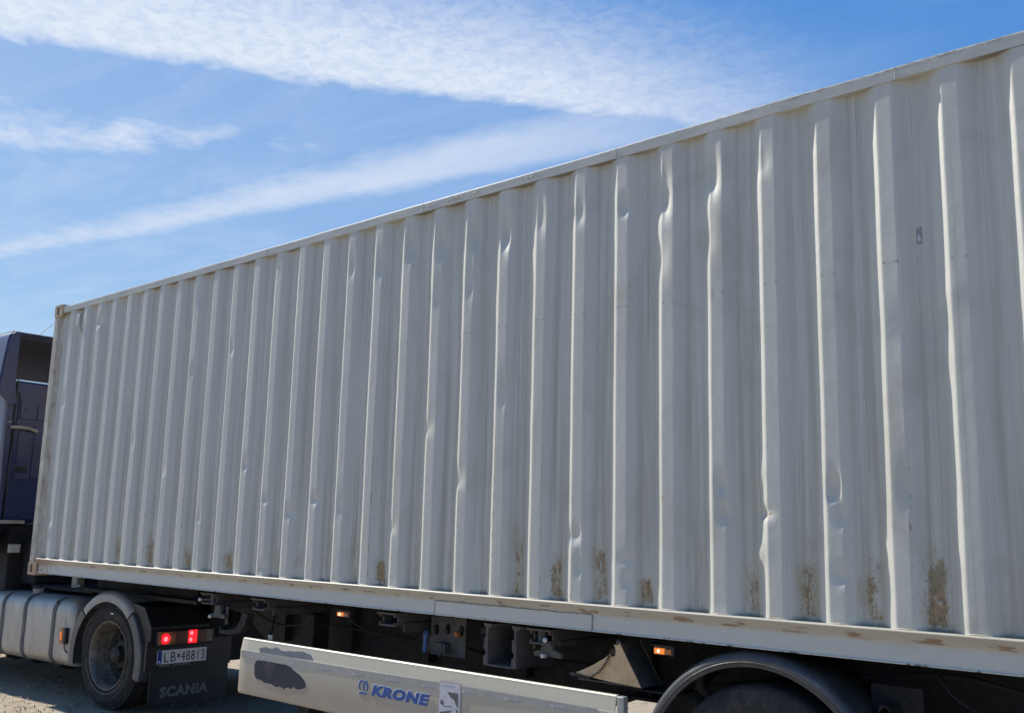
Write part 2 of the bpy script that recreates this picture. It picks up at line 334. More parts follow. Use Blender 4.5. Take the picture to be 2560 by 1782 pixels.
def panel_mat():
    m, t, b, co = new_mat('side_panel_paint')
    x, y, z = t.xyz(co)
    base = t.mix(t.noise(co, 2.0, 5), (.50, .46, .365, 1), (.44, .40, .31, 1))
    dust_bounce = t.m('MULTIPLY', t.ramp(t.m('ADD', z, t.m('MULTIPLY', t.noise(t.scale(co, (1.2, 1, 3)), 2.0, 6, .6), .22)), .88, .62), .75)
    base = t.mix(dust_bounce, base, (.33, .255, .185, 1))  # beige dust low down, with ground reflection put into the colour
    st = t.noise(t.scale(co, (42, 1, 1.4)), 1.0, 4, .5)
    base = t.mix(t.m('MULTIPLY', t.ramp(st, .55, .72), .28), base, (.34, .30, .235, 1))
    base = t.mix(t.m('MULTIPLY', t.ramp(t.noise(co, 60, 4, .6), .68, .74), .6), base, (.16, .13, .10, 1))
    t.link(base, b.inputs['Base Color'])
    t.link(t.m('ADD', .33, t.m('MULTIPLY', t.noise(co, 9, 5), .22)), b.inputs['Roughness'])
    bump(t, b, t.noise(co, 7, 4), .1, .004)
    return m
M_panel = panel_mat()
def ground_mat():
    m, t, b, co = new_mat('sandy_ground')
    n1 = t.noise(co, .6, 6, .6); n2 = t.noise(co, 7, 8, .65); n3 = t.noise(co, 60, 6, .7)
    base = t.mix(t.ramp(n1, .35, .65), (.40, .33, .24, 1), (.345, .28, .20, 1))
    base = t.mix(t.ramp(n2, .42, .66, 0, .6), base, (.44, .385, .30, 1))
    base = t.mix(t.ramp(n3, .50, .72, 0, .55), base, (.20, .16, .115, 1))
    v = t.n.new('ShaderNodeTexVoronoi'); t.link(co, v.inputs['Vector']); v.inputs['Scale'].default_value = 38
    peb = t.ramp(v.outputs['Distance'], .32, .12)
    pm = t.m('MULTIPLY', peb, t.ramp(t.noise(co, 9, 3), .5, .62))
    base = t.mix(t.m('MULTIPLY', pm, .6), base, (.46, .42, .35, 1))
    t.link(base, b.inputs['Base Color']); b.inputs['Roughness'].default_value = .95
    b.inputs['Specular IOR Level'].default_value = .15
    bump(t, b, t.m('ADD', t.m('MULTIPLY', n2, .8), t.m('ADD', t.m('MULTIPLY', n3, .5), t.m('MULTIPLY', pm, .4))), .8, .03)
    return m
M_ground = ground_mat()

# ------------------------------------------------------------------ mesh helpers
class MB:
    def __init__(s): s.v = []; s.f = []
    def add(s, verts, faces):
        o = len(s.v); s.v.extend([tuple(map(float, p)) for p in verts]); s.f.extend([tuple(o + i for i in f) for f in faces]); return s
    def box(s, x0, x1, y0, y1, z0, z1):
        return s.add([(x0, y0, z0), (x1, y0, z0), (x1, y1, z0), (x0, y1, z0), (x0, y0, z1), (x1, y0, z1), (x1, y1, z1), (x0, y1, z1)],
                     [(0, 3, 2, 1), (4, 5, 6, 7), (0, 1, 5, 4), (1, 2, 6, 5), (2, 3, 7, 6), (3, 0, 4, 7)])
    def prism(s, poly, axis, a0, a1):
        """extrude a 2D polygon along an axis: axis 1 -> poly is (x, z); axis 0 -> (y, z); axis 2 -> (x, y)"""
        def P(p, a): return (p[0], a, p[1]) if axis == 1 else ((a, p[0], p[1]) if axis == 0 else (p[0], p[1], a))
        n = len(poly)
        ar = sum(poly[i][0] * poly[(i + 1) % n][1] - poly[(i + 1) % n][0] * poly[i][1] for i in range(n))
        if ar < 0: poly = poly[::-1]
        vs = [P(p, a0) for p in poly] + [P(p, a1) for p in poly]
        fs = [tuple(range(n)), tuple(range(2 * n - 1, n - 1, -1))] + [(i, n + i, n + (i + 1) % n, (i + 1) % n) for i in range(n)]
        return s.add(vs, fs)
    def tube(s, pts, r, n=8, cap=True):
        pts = [Vector(p) for p in pts]; rs = r if isinstance(r, (list, tuple)) else [r] * len(pts)
        vs = []; fs = []
        ref = None
        for i, p in enumerate(pts):
            d = (pts[min(i + 1, len(pts) - 1)] - pts[max(i - 1, 0)]).normalized()
            if ref is None:
                ref = Vector((0, 0, 1)) if abs(d.z) < .9 else Vector((1, 0, 0))
            a = (ref - d * ref.dot(d)).normalized(); bb = d.cross(a); ref = a
            for k in range(n):
                an = 2 * PI * k / n
                vs.append(p + (a * math.cos(an) + bb * math.sin(an)) * rs[i])
        for i in range(len(pts) - 1):
            for k in range(n):
                k2 = (k + 1) % n
                fs.append((i * n + k, i * n + k2, (i + 1) * n + k2, (i + 1) * n + k))
        if cap: fs += [tuple(range(n))[::-1], tuple(range((len(pts) - 1) * n, len(pts) * n))]
        return s.add(vs, fs)
    def lathe(s, prof, c, n=48, a0=0.0, a1=2 * PI, closed=False):
        """profile of (radius, y) turned about an axis parallel to Y through c=(x, z)"""
        full = abs(a1 - a0 - 2 * PI) < 1e-6
        m = n if full else n + 1
        vs = []
        for i in range(m):
            a = a0 + (a1 - a0) * i / n
            for r, y in prof: vs.append((c[0] + r * math.cos(a), y, c[1] + r * math.sin(a)))
        k = len(prof); fs = []
        for i in range(n):
            j = (i + 1) % m
            for q in range(k if closed else k - 1):
                q2 = (q + 1) % k
                fs.append((i * k + q, i * k + q2, j * k + q2, j * k + q))
        if closed and not full: fs += [tuple(range(k))[::-1], tuple(range((m - 1) * k, m * k))]
        return s.add(vs, fs)
    def sphere(s, c, r, n=12, sc=(1, 1, 1)):
        vs = []; fs = []; m = n // 2
        for i in range(1, m):
            t = PI * i / m
            for k in range(n):
                a = 2 * PI * k / n
                vs.append((c[0] + r * sc[0] * math.sin(t) * math.cos(a), c[1] + r * sc[1] * math.sin(t) * math.sin(a), c[2] + r * sc[2] * math.cos(t)))
        tp = len(vs); vs.append((c[0], c[1], c[2] + r * sc[2])); bt = len(vs); vs.append((c[0], c[1], c[2] - r * sc[2]))
        for i in range(m - 2):
            for k in range(n): fs.append((i * n + k, (i + 1) * n + k, (i + 1) * n + (k + 1) % n, i * n + (k + 1) % n))
        for k in range(n):
            fs.append((tp, k, (k + 1) % n)); fs.append((bt, (m - 2) * n + (k + 1) % n, (m - 2) * n + k))
        return s.add(vs, fs)
    def build(s, name, mat, parent=None, bevel=0, smooth=False, origin=None, recalc=True, seg=2):
        me = bpy.data.meshes.new(name); me.from_pydata(s.v, [], s.f)
        if recalc:
            bm = bmesh.new(); bm.from_mesh(me); bmesh.ops.recalc_face_normals(bm, faces=bm.faces); bm.to_mesh(me); bm.free()
        me.materials.append(mat)
        o = bpy.data.objects.new(name, me); COL.objects.link(o)
        if parent is not None:
            o.parent = parent
            if parent.get('world_parts'): o.location = Vector((0, 0, 0)) - parent.location
        if smooth: me.polygons.foreach_set('use_smooth', [True] * len(me.polygons))
        if bevel:
            bv = o.modifiers.new('bevel', 'BEVEL'); bv.width = bevel; bv.segments = seg; bv.limit_method = 'ANGLE'; bv.angle_limit = math.radians(35)
            me.polygons.foreach_set('use_smooth', [True] * len(me.polygons))
            wn = o.modifiers.new('wn', 'WEIGHTED_NORMAL'); wn.keep_sharp = True
        elif smooth:
            md = o.modifiers.new('edges', 'EDGE_SPLIT'); md.split_angle = math.radians(42)
        return o
def tag(o, label=None, cat=None, group=None, kind=None):
    for k, v in (('label', label), ('category', cat), ('group', group), ('kind', kind)):
        if v: o[k] = v
    return o
def root(name, loc, label, cat, rz=0, world_parts=True, group=None):
    o = bpy.data.objects.new(name, None); COL.objects.link(o); o.location = loc; o.rotation_euler = (0, 0, rz)
    o.empty_display_size = .3
    if world_parts: o['world_parts'] = 1
    return tag(o, label, cat, group)
def sub(mb, name, mat, parent, **k):
    """a sub-part: parent is itself a part whose mesh sits in its own root frame"""
    o = mb.build(name, mat, None, **k); o.parent = parent; return o
def rnd_box_poly(x0, x1, z0, z1, r, n=4):
    pts = []
    for cx, cz, a0 in ((x1 - r, z1 - r, 0), (x0 + r, z1 - r, 90), (x0 + r, z0 + r, 180), (x1 - r, z0 + r, 270)):
        for i in range(n + 1):
            a = math.radians(a0 + 90 * i / n); pts.append((cx + r * math.cos(a), cz + r * math.sin(a)))
    return pts

# ------------------------------------------------------------------ lettering as thin solid print
def text_mesh(txt, height, bold=0.0, shear=0.0, xs=1.0, depth=.0012, spacing=1.0):
    cu_ = bpy.data.curves.new('lettering', 'FONT'); cu_.body = txt; cu_.size = 1.0; cu_.offset = bold; cu_.shear = shear
    cu_.space_character = spacing; cu_.resolution_u = 3
    to = bpy.data.objects.new('lettering', cu_); COL.objects.link(to)
    bpy.context.view_layer.update()
    dg = bpy.context.evaluated_depsgraph_get()
    me = bpy.data.meshes.new_from_object(to.evaluated_get(dg))
    bpy.data.objects.remove(to)
    vs = np.array([v.co[:] for v in me.vertices]); fs = [tuple(p.vertices) for p in me.polygons]
    vs[:, 0] -= vs[:, 0].min(); vs[:, 1] -= vs[:, 1].min()
    k = height / vs[:, 1].max(); vs[:, 0] *= k * xs; vs[:, 1] *= k
    bpy.data.meshes.remove(me)
    return vs, fs
def put_text(name, txt, mat, parent, frame, height, bold=0.0, shear=0.0, width=None, lift=.0015, origin_sub=True, thick=.001, spacing=1.0):
    """frame = (origin, direction along text, up, outward normal)"""
    vs, fs = text_mesh(txt, height, bold, shear, spacing=spacing)
    if width: vs[:, 0] *= width / vs[:, 0].max()
    o, a, u, nn = [Vector(q) for q in frame]
    bm = bmesh.new()
    bv = [bm.verts.new(o + a * float(p[0]) + u * float(p[1]) + nn * (lift + thick)) for p in vs]
    for f in fs:
        try: bm.faces.new([bv[i] for i in f])
        except ValueError: pass
    r = bmesh.ops.extrude_face_region(bm, geom=bm.faces[:])
    bmesh.ops.translate(bm, verts=[g for g in r['geom'] if isinstance(g, bmesh.types.BMVert)], vec=-nn * thick)
    bmesh.ops.recalc_face_normals(bm, faces=bm.faces)
    me = bpy.data.meshes.new(name); bm.to_mesh(me); bm.free(); me.materials.append(mat)
    ob = bpy.data.objects.new(name, me); COL.objects.link(ob); ob.parent = parent
    return ob
def shape3(name, poly, mat, parent, frame, lift=.001, thick=.001):
    o, a, u, nn = [Vector(q) for q in frame]
    mb = MB(); n = len(poly)
    top = [o + a * p[0] + u * p[1] + nn * (lift + thick) for p in poly]; bot = [o + a * p[0] + u * p[1] + nn * lift for p in poly]
    mb.add(top + bot, [tuple(range(n)), tuple(range(2 * n - 1, n - 1, -1))] + [(i, n + i, n + (i + 1) % n, (i + 1) % n) for i in range(n)])
    ob = mb.build(name, mat); ob.parent = parent; return ob

# ================================================================== ground
def make_ground():
    xs = np.concatenate([[-1500, -600, -200, -80, -40, -22], np.arange(-14, 10.01, .16), [16, 30, 60, 140, 400, 1000]])
    ys = np.concatenate([[-1000, -300, -80, -25, -10], np.arange(-5, 9.01, .16), [14, 24, 50, 120, 400, 1200]])
    from mathutils import noise as mn
    vs = []
    for y in ys:
        for x in xs:
            h = 0.0
            if -14 <= x <= 10 and -5 <= y <= 9:
                h = mn.noise(Vector((x * .5, y * .5, 0))) * .02 + mn.noise(Vector((x * 2.3, y * 2.3, 4))) * .012
            vs.append((x, y, h - .012))
    nx = len(xs)
    fs = [(j * nx + i, j * nx + i + 1, (j + 1) * nx + i + 1, (j + 1) * nx + i) for j in range(len(ys) - 1) for i in range(nx - 1)]
    o = MB().add(vs, fs).build('ground', M_ground, smooth=False, recalc=False)
    o.data.polygons.foreach_set('use_smooth', [True] * len(o.data.polygons))
    tag(o, kind='structure')
make_ground()
def scatter(name, mat, n, flat, smin, smax):
    mb = MB()
    for i in range(n):
        x = random.uniform(-7, 1.2); y = random.uniform(-2.2, 1.6)
        if random.random() < .35: x = random.uniform(-4, 7); y = random.uniform(2.2, 7.5)
        s = random.uniform(smin, smax) * random.uniform(.5, 1.0)
        a = random.uniform(0, PI)
        if flat:
            L = s * random.uniform(2, 5); w_ = s * random.uniform(.2, .6)
            dx_, dy_ = math.cos(a), math.sin(a); z = random.uniform(.004, .02)
            p = [(x - dx_ * L - dy_ * w_, y - dy_ * L + dx_ * w_, z), (x - dx_ * L + dy_ * w_, y - dy_ * L - dx_ * w_, z), (x + dy_ * w_ * 1.3, y - dx_ * w_ * 1.3, z + w_ * .8), (x + dx_ * L, y + dy_ * L, z + s * .3), (x - dy_ * w_ * 1.3, y + dx_ * w_ * 1.3, z + w_ * .5)]
            mb.add(p + [(q[0], q[1], q[2] - .002) for q in p], [(0, 1, 2, 4), (4, 2, 3), (9, 7, 6, 5), (8, 7, 9)])
        else:
            k = 6; ring = [(x + s * math.cos(a + 2 * PI * j / k) * random.uniform(.7, 1.1), y + s * math.sin(a + 2 * PI * j / k) * random.uniform(.6, 1.0), 0) for j in range(k)]
            r2 = [(x + (p[0] - x) * .62, y + (p[1] - y) * .62, s * random.uniform(.5, .8)) for p in ring]
            mb.add([(p[0], p[1], -.012) for p in ring] + r2, [(j, (j + 1) % k, k + (j + 1) % k, k + j) for j in range(k)] + [tuple(range(k, 2 * k))])
    o = mb.build(name, mat, recalc=False); tag(o, kind='stuff')
    return o
g1 = scatter('gravel', M_stone, 2600, False, .004, .013)
tag(g1, 'pale small stones scattered over the sandy ground', 'gravel')
g2 = scatter('ground_litter', M_twig, 3000, True, .006, .018)
tag(g2, 'dry brown twigs and leaf bits strewn on the sand', 'litter')

# ================================================================== shipping container
X0, X1 = -.605, 11.585
YB = 2.438
cont = root('shipping_container', (5.49, 1.22, 1.114), 'long off white corrugated shipping container with dents and rust carried on the trailer', 'shipping container')

DENTS = [  # x, z, half-width, half-height, depth (+ inwards)
 (4.235, 3.29, .040, .10, .013), (4.518, 3.36, .032, .11, .022), (4.798, 3.34, .036, .12, .028), (5.078, 3.33, .030, .10, .022), (5.318, 3.31, .036, .13, .028),
 (5.585, 3.34, .035, .12, .009), (5.865, 3.32, .03, .08, .009), (6.165, 3.30, .028, .06, .014), (6.408, 3.29, .034, .13, .022), (6.684, 3.34, .034, .13, .021),
 (5.335, 2.38, .022, .09, .012), (5.00, 1.90, .04, .07, .016), (4.726, 2.21, .04, .05, .010), (5.86, 1.60, .035, .05, .014), (6.19, 1.49, .040, .035, .015),
 (6.185, 1.39, .018, .05, .012), (5.89, 1.45, .016, .06, .012), (6.722, 1.84, .022, .050, .017), (6.735, 1.715, .022, .06, .015), (6.925, 1.72, .040, .030, .022),
 (7.262, 1.830, .022, .060, .020), (7.252, 1.79, .016, .022, .014), (7.288, 1.715, .020, .06, .014), (7.280, 1.46, .030, .045, .012), (7.572, 1.82, .022, .10, .012),
 (3.10, 1.79, .030, .03, .013), (3.395, 1.70, .035, .05, .014), (3.665, 1.79, .035, .04, .014), (3.955, 1.74, .04, .07, .014), (2.83, 2.04, .03, .05, .013),
 (2.005, 2.80, .03, .05, .010), (2.53, 2.92, .03, .05, .012), (-.24, 2.72, .03, .06, .010), (.34, 3.40, .035, .05, .014), (.33, 3.33, .03, .04, -.006),
 (6.895, 1.90, .03, .07, -.010), (6.890, 1.54, .032, .07, -.015), (-.28, 1.62, .03, .06, .012), (-.29, 1.50, .03, .05, -.008), (2.02, 3.40, .03, .1, .008),
 (4.79, 3.02, .035, .13, .008), (5.05, 3.05, .03, .12, .008), (6.39, 2.98, .035, .12, .008), (6.66, 3.05, .035, .14, .008), (3.93, 3.33, .03, .08, .009),
 (7.62, 2.48, .10, .12, .006), (7.93, 2.35, .05, .07, .004), (7.80, 2.62, .05, .06, -.003), (6.96, 3.35, .03, .08, .007), (3.12, 1.32, .020, .035, .010),
 (1.14, 2.28, .03, .06, .007), (1.68, 2.02, .025, .05, .007), (.62, 1.95, .02, .05, .006), (2.26, 1.66, .02, .04, .007), (4.45, 1.62, .03, .05, .008)]
def corr(x):
    u = np.mod(x, PITCH)
    return np.interp(u, [0, .072, .140, .210, PITCH], [0, 0, .036, .036, 0])
def wall_y(x, rad=.0058):
    o = np.linspace(-rad, rad, 13)
    return np.mean([corr(x + q) for q in o], axis=0)
def sstep(a): a = np.clip(a, 0, 1); return a * a * (3 - 2 * a)
OFF = sorted([b_ + q_ for b_ in (0, .072, .140, .210) for q_ in (-.0075, -.0045, -.0018, .0018, .0045, .0075)] + [.020, .032, .044, .056, .092, .106, .120, .158, .175, .192, .230, .250])
def wall_panel(xa, xb, first=False):
    xs = []
    k0 = int(math.floor(xa / PITCH)) - 1
    for k in range(k0, k0 + 9):
        for o in OFF:
            q = k * PITCH + o
            if xa + .002 < q < xb - .002: xs.append(q)
    xs = np.array([xa] + xs + [xb])
    vis = xa < 8.4
    zs = np.concatenate([np.arange(ZR - .004, 2.0, .0135), np.arange(2.0, 3.1, .03), np.arange(3.1, ZT + .002, .0145), [ZT + .004]]) if vis else np.array([ZR - .004, 2.4, ZT + .004])
    X, Z = np.meshgrid(xs, zs)
    Y = wall_y(X)
    if vis:
        # no two ribs of a knocked-about wall stand quite alike: each leans, steps and twists a little
        kk = np.floor((X + .034) / PITCH).astype(int)
        rk = lambda a: np.mod(np.sin(kk * 12.9898 + a * 78.233) * 43758.5453, 1.0) * 2 - 1
        um = np.mod(X + .034, PITCH) - .034
        onflat = sstep((um + .034) / .030) * (1 - sstep((um - .075) / .06))
        zz_ = (Z - ZR) / (ZT - ZR)
        tilt = rk(1) * .0095 + .0050 * np.sin(zz_ * (2.2 + 2 * rk(3)) + rk(2) * 3)
        Y = Y + onflat * (tilt * (um - .036) + rk(4) * .0008)
        Y = Y + onflat * .0010 * np.sin(zz_ * 7 + rk(5) * 4) * .5
        for (dx_, dz_, wx, wz, d) in DENTS:
            if xa - .3 < dx_ < xb + .3:
                # a dent: pushed in, pinched at its lower end, with a soft bulge beside it
                g = np.exp(-((X - dx_) / wx) ** 2 * .9) * np.where(Z > dz_, np.exp(-((Z - dz_) / wz) ** 2), np.exp(-((Z - dz_) / (wz * .68)) ** 2))
                Y = Y + d * (.72 if Z.min() < 2 and dz_ < 1.95 and wx > .035 else 1.0) * g * np.where(corr(X) < .03, 1, .55)
        Y = Y + .0009 * np.sin(X * 3.1 + Z * 4.7) + .0005 * np.sin(Z * 11 + np.floor(X / PITCH) * 2.4) * np.exp(-((np.mod(X, PITCH) - .036) / .07) ** 2)
        fadeedge = np.minimum(sstep((Z - ZR) / .05), sstep((ZT - Z) / .05))
        base = wall_y(X)
        Y = base + (Y - base) * fadeedge
    nx = len(xs); nz = len(zs)
    vs = np.stack([X.ravel(), Y.ravel(), Z.ravel()], 1)
    a = (np.arange(nz - 1)[:, None] * nx + np.arange(nx - 1)[None, :]).ravel()
    fs = np.stack([a, a + 1, a + nx + 1, a + nx], 1)
    me = bpy.data.meshes.new('wall_panel')
    me.from_pydata(vs.tolist(), [], fs.tolist())
    me.polygons.foreach_set('use_smooth', [True] * len(me.polygons))
    me.materials.append(M_wall)
    o = bpy.data.objects.new('wall_panel', me); COL.objects.link(o); o.parent = cont; o.location = -cont.location
    return o
edges = [-.44] + [k * PITCH + .175 for k in (2, 6, 10, 14, 18, 22, 26, 30, 34, 38)] + [11.42]
for a_, b_ in zip(edges[:-1], edges[1:]):
    p_ = wall_panel(a_, b_)
    if b_ < 11: # the vertical weld between two sheets
        sub(MB().tube([(b_, .0358, ZR + .01), (b_ + .0006, .0358, 2.4), (b_, .0358, ZT - .01)], .0009, 6), 'seam_weld', M_wall, p_, smooth=True)

# top rail, slightly wavy, as one swept square tube
def densify(prof, d=.0028):
    out = []; n = len(prof)
    for i, p in enumerate(prof):
        a = prof[i - 1]; b = prof[(i + 1) % n]
        for q, first in ((a, True), (b, False)):
            L_ = math.hypot(q[0] - p[0], q[1] - p[1])
            c = (p[0] + (q[0] - p[0]) * d / L_, p[1] + (q[1] - p[1]) * d / L_) if L_ > 2.6 * d else None
            if first:
                if c: out.append(c)
                out.append(p)
            elif c: out.append(c)
    return out
def sweep(prof, xs, fy, fz):
    prof = densify(prof)
    n = len(prof); vs = []
    for i, x in enumerate(xs):
        for (y, z) in prof: vs.append((x, y + fy(x), z + fz(x)))
    fs = [(i * n + k, i * n + (k + 1) % n, (i + 1) * n + (k + 1) % n, (i + 1) * n + k) for i in range(len(xs) - 1) for k in range(n)]
    fs += [tuple(range(n))[::-1], tuple(range((len(xs) - 1) * n, len(xs) * n))]
    return MB().add(vs, fs)
rxs = np.linspace(-.43, 11.41, 180)
wy = lambda x: .0016 * math.sin(x * 2.3) + .0010 * math.sin(x * 7.7 + 1)
wz = lambda x: .0018 * math.sin(x * 1.9 + .6) + .0008 * math.sin(x * 9.1)
trp = [(-.0035, ZT), (-.0062, ZT + .053), (-.0042, ZT + .058), (.001, ZT + .060), (.045, ZT + .060), (.048, ZT + .056), (.048, ZT + .003), (.045, ZT)]
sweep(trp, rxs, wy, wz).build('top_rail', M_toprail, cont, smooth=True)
for xx in (.42, 2.93, 4.62, 6.11, 7.60):
    MB().tube([(xx, -.006 + wy(xx), ZT + .002), (xx + .003, -.0068 + wy(xx), ZT + .03), (xx, -.0058 + wy(xx), ZT + .055)], .0022, 6).build('rail_weld', M_toprail, cont, smooth=True)
# hand-made weld scribbles standing proud on the top rail
def scribble(x, w_, n):
    mb = MB()
    for i in range(n):
        q = x + w_ * i / n + random.uniform(-.003, .003)
        mb.tube([(q, -.0062 + wy(q), ZT + .014 + random.uniform(0, .008)), (q + random.uniform(.002, .008), -.0078 + wy(q), ZT + .028), (q + random.uniform(.004, .012), -.0062 + wy(q), ZT + .040 + random.uniform(-.006, .006))], .0016, 5)
    return mb.build('raised_weld_marks', M_toprail, cont, smooth=True)
scribble(4.66, .05, 5); scribble(4.83, .13, 11); scribble(5.06, .04, 3); scribble(5.48, .06, 4)

# bottom rail: a lip that catches the sun, a face falling back below it, an upright web, a small foot
brp = [(-.019, ZR - .004), (-.016, ZR), (.0, ZR + .001), (.045, ZR + .001), (.045, ZR - .006), (-.002, ZR - .010), (.004, ZR - .040), (.003, ZR - .052), (.0, ZR - .06), (.0, 1.144), (-.006, 1.139), (-.006, 1.135), (.045, 1.135), (.05, 1.140), (.05, ZR - .004)]
brp = [(-.0225, ZR - .0075), (-.0215, ZR - .0040), (-.0190, ZR - .0015), (-.0150, ZR), (.050, ZR + .001), (.050, 1.136), (-.005, 1.135), (-.006, 1.139), (.0, 1.144), (.0, ZR - .058), (-.002, ZR - .050), (-.0175, ZR - .015), (-.0215, ZR - .011)]
wy2 = lambda x: .0015 * math.sin(x * 1.7) + .0008 * math.sin(x * 8.3)
wz2 = lambda x: .0
def foot(x): return 0
rail = sweep(brp, np.linspace(-.44, 11.42, 220), wy2, wz2).build('bottom_rail', M_lowrail, cont, smooth=True)
# lumpy welds where each outer rib stands on the rail lip
wm = MB()
for k in range(-1, 41):
    x = k * PITCH
    wm.tube([(x - .012 + random.uniform(-.004, .004), .004, ZR + .001), (x + .02, -.004, ZR + .0015), (x + .05, -.005, ZR + .001), (x + .084 + random.uniform(-.004, .006), .001, ZR + .0005)], [.003, .0048, .0042, .002], 6)
o = sub(wm, 'rib_welds', M_post, rail, smooth=True); o['kind'] = 'stuff'
# repair plate let into the rail with dark welds round it
px0, px1, pz0, pz1 = 4.855, 5.985, 1.143, 1.216
pl = MB().box(px0, px1, -.0035, .001, pz0, pz1).build('repair_plate', M_lowrail, cont, bevel=.001)
wmb = MB()
def weldline(p0, p1, n):
    pts = [Vector(p0).lerp(Vector(p1), i / n) + Vector((0, random.uniform(-.0012, .0006), random.uniform(-.0022, .0022))) for i in range(n + 1)]
    wmb.tube(pts, [random.uniform(.0012, .0028) for _ in pts], 6)
weldline((px0, -.004, pz1), (px1, -.004, pz1), 60); weldline((px0, -.004, pz0), (px0, -.004, pz1), 8); weldline((px1, -.004, pz0), (px1, -.004, pz1), 8)
sub(wmb, 'weld_bead', M_weld, pl, smooth=True)
mb = MB(); mb.prism(rnd_box_poly(-.325, -.205, 1.142, 1.19, .004), 1, -.004, .001)
mb.build('end_gusset', M_post, cont)

# corner posts and castings
def casting(x0, x1, z0, z1, hx, name='corner_casting', yy=(-.014, .148)):
    y0, y1 = yy
    outer = rnd_box_poly(x0, x1, z0, z1, .018, 5); n = len(outer)
    cx, cz = hx, (z0 + z1) / 2
    hole = []
    for p in outer:
        a = math.atan2(p[1] - (z0 + z1) / 2, p[0] - (x0 + x1) / 2); hh = .020
        q = (cx + .024 * math.cos(a), cz + (hh if math.sin(a) > 0 else -hh) * (1 if abs(math.sin(a)) > .25 else abs(math.sin(a)) / .25) + .024 * math.sin(a))
        hole.append(q)
    vs = [(p[0], y0, p[1]) for p in outer] + [(p[0], y0, p[1]) for p in hole] + [(p[0], y0 + .03, p[1]) for p in hole] + [(p[0], y1, p[1]) for p in outer]
    fs = []
    for i in range(n):
        j = (i + 1) % n
        fs += [(i, j, n + j, n + i), (n + i, n + j, 2 * n + j, 2 * n + i), (i, 3 * n + i, 3 * n + j, j)]
    fs += [tuple(range(3 * n, 4 * n)), tuple(range(2 * n, 3 * n))]
    o = MB().add(vs, fs).build(name, M_cast, cont, bevel=.004)
    sub(MB().prism([(p[0], p[1]) for p in hole], 1, y0 + .026, y0 + .029), 'hole_shadow', M_hole, o)
    return o
for (xa, xb, hx) in ((X0, X0 + .178, X0 + .075), (X1 - .178, X1, X1 - .075)):
    for (za, zb) in ((1.114, 1.232), (3.553, 3.671)):
        casting(xa, xb, za, zb, hx)
        MB().prism(rnd_box_poly(xa, xb, za, zb, .018, 4), 1, YB - .16, YB + .01).build('corner_casting', M_cast, cont)
def post(xa, s, y0, y1):
    # hollow section: outer face, then a rounded step back towards the side wall
    pr = [(xa, y0), (xa + s * .085, y0), (xa + s * .097, y0 + (y1 - y0) * .06), (xa + s * .104, y0 + (y1 - y0) * .16), (xa + s * .150, y0 + (y1 - y0) * .22), (xa + s * .172, y0 + (y1 - y0) * .25), (xa + s * .172, y1), (xa, y1)]
    return MB().prism(pr, 2, 1.230, 3.556).build('corner_post', M_post, cont, bevel=.008, seg=3)
post(X0 + .003, 1, -.008, .15); post(X1 - .003, -1, -.008, .15)
MB().box(X0 + .005, X0 + .16, YB - .15, YB + .004, 1.230, 3.556).build('corner_post', M_post, cont, bevel=.006)
MB().box(X1 - .16, X1 - .005, YB - .15, YB + .004, 1.230, 3.556).build('corner_post', M_post, cont, bevel=.006)
# front wall, rear doors, far wall, roof and floor
def corr_plain(name, along, n, f):
    pts = []
    for k in range(n):
        pts += [(0, 0), (.07, 0), (.11, .03), (.18, .03)]
    return pts
mb = MB(); pr = []
yy_ = .15
while yy_ < YB - .15:
    pr += [(yy_, 0), (yy_ + .10, 0), (yy_ + .13, .035), (yy_ + .22, .035)]; yy_ += .25
vs = [(X0 + .03 + d, min(y, YB - .14), z) for z in (1.22, 3.60) for (y, d) in pr]
n_ = len(pr)
mb.add(vs, [(i, i + 1, n_ + i + 1, n_ + i) for i in range(n_ - 1)])
mb.build('front_wall', M_post, cont, recalc=False)
MB().box(X0 + .02, X0 + .14, .14, YB - .14, 1.114, 1.24).build('front_sill', M_post, cont, bevel=.005)
MB().box(X0 + .02, X0 + .10, .14, YB - .14, 3.56, 3.665).build('front_header', M_post, cont, bevel=.005)
for q in (0, 1):
    ya, yb = (.14, 1.215) if q == 0 else (1.222, YB - .14)
    dr = MB().box(X1 - .06, X1 - .015, ya, yb, 1.24, 3.56).build('rear_door', M_post, cont, bevel=.004)
    for t_ in (.25, .75):
        yq = ya + (yb - ya) * t_
        sub(MB().tube([(X1 + .006, yq, 1.2), (X1 + .006, yq, 3.6)], .017, 8), 'lock_rod', M_cast, dr, smooth=True)
MB().box(X1 - .12, X1 - .01, .14, YB - .14, 1.114, 1.236).build('rear_sill', M_post, cont, bevel=.004)
MB().box(X1 - .12, X1 - .01, .14, YB - .14, 3.564, 3.665).build('rear_header', M_post, cont, bevel=.004)
pr = []
xx = X0 + .165
while xx < X1 - .3:
    pr += [(xx, YB), (xx + .072, YB), (xx + .14, YB - .036), (xx + .21, YB - .036)]; xx += PITCH
pr.append((X1 - .16, YB))
n_ = len(pr)
MB().add([(x, y, z) for z in (1.26, 3.59) for (x, y) in pr], [(i, n_ + i, n_ + i + 1, i + 1) for i in range(n_ - 1)]).build('far_wall', M_post, cont, recalc=False)
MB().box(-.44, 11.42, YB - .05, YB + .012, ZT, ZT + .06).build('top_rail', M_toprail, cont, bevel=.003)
MB().box(-.44, 11.42, YB - .05, YB + .006, 1.135, 1.268).build('bottom_rail', M_toprail, cont, bevel=.003)
pr = []; xx = X0 + .10
while xx < X1 - .12:
    pr += [(xx, ZT + .052), (xx + .09, ZT + .052), (xx + .105, ZT + .034), (xx + .195, ZT + .034)]; xx += .209
n_ = len(pr)
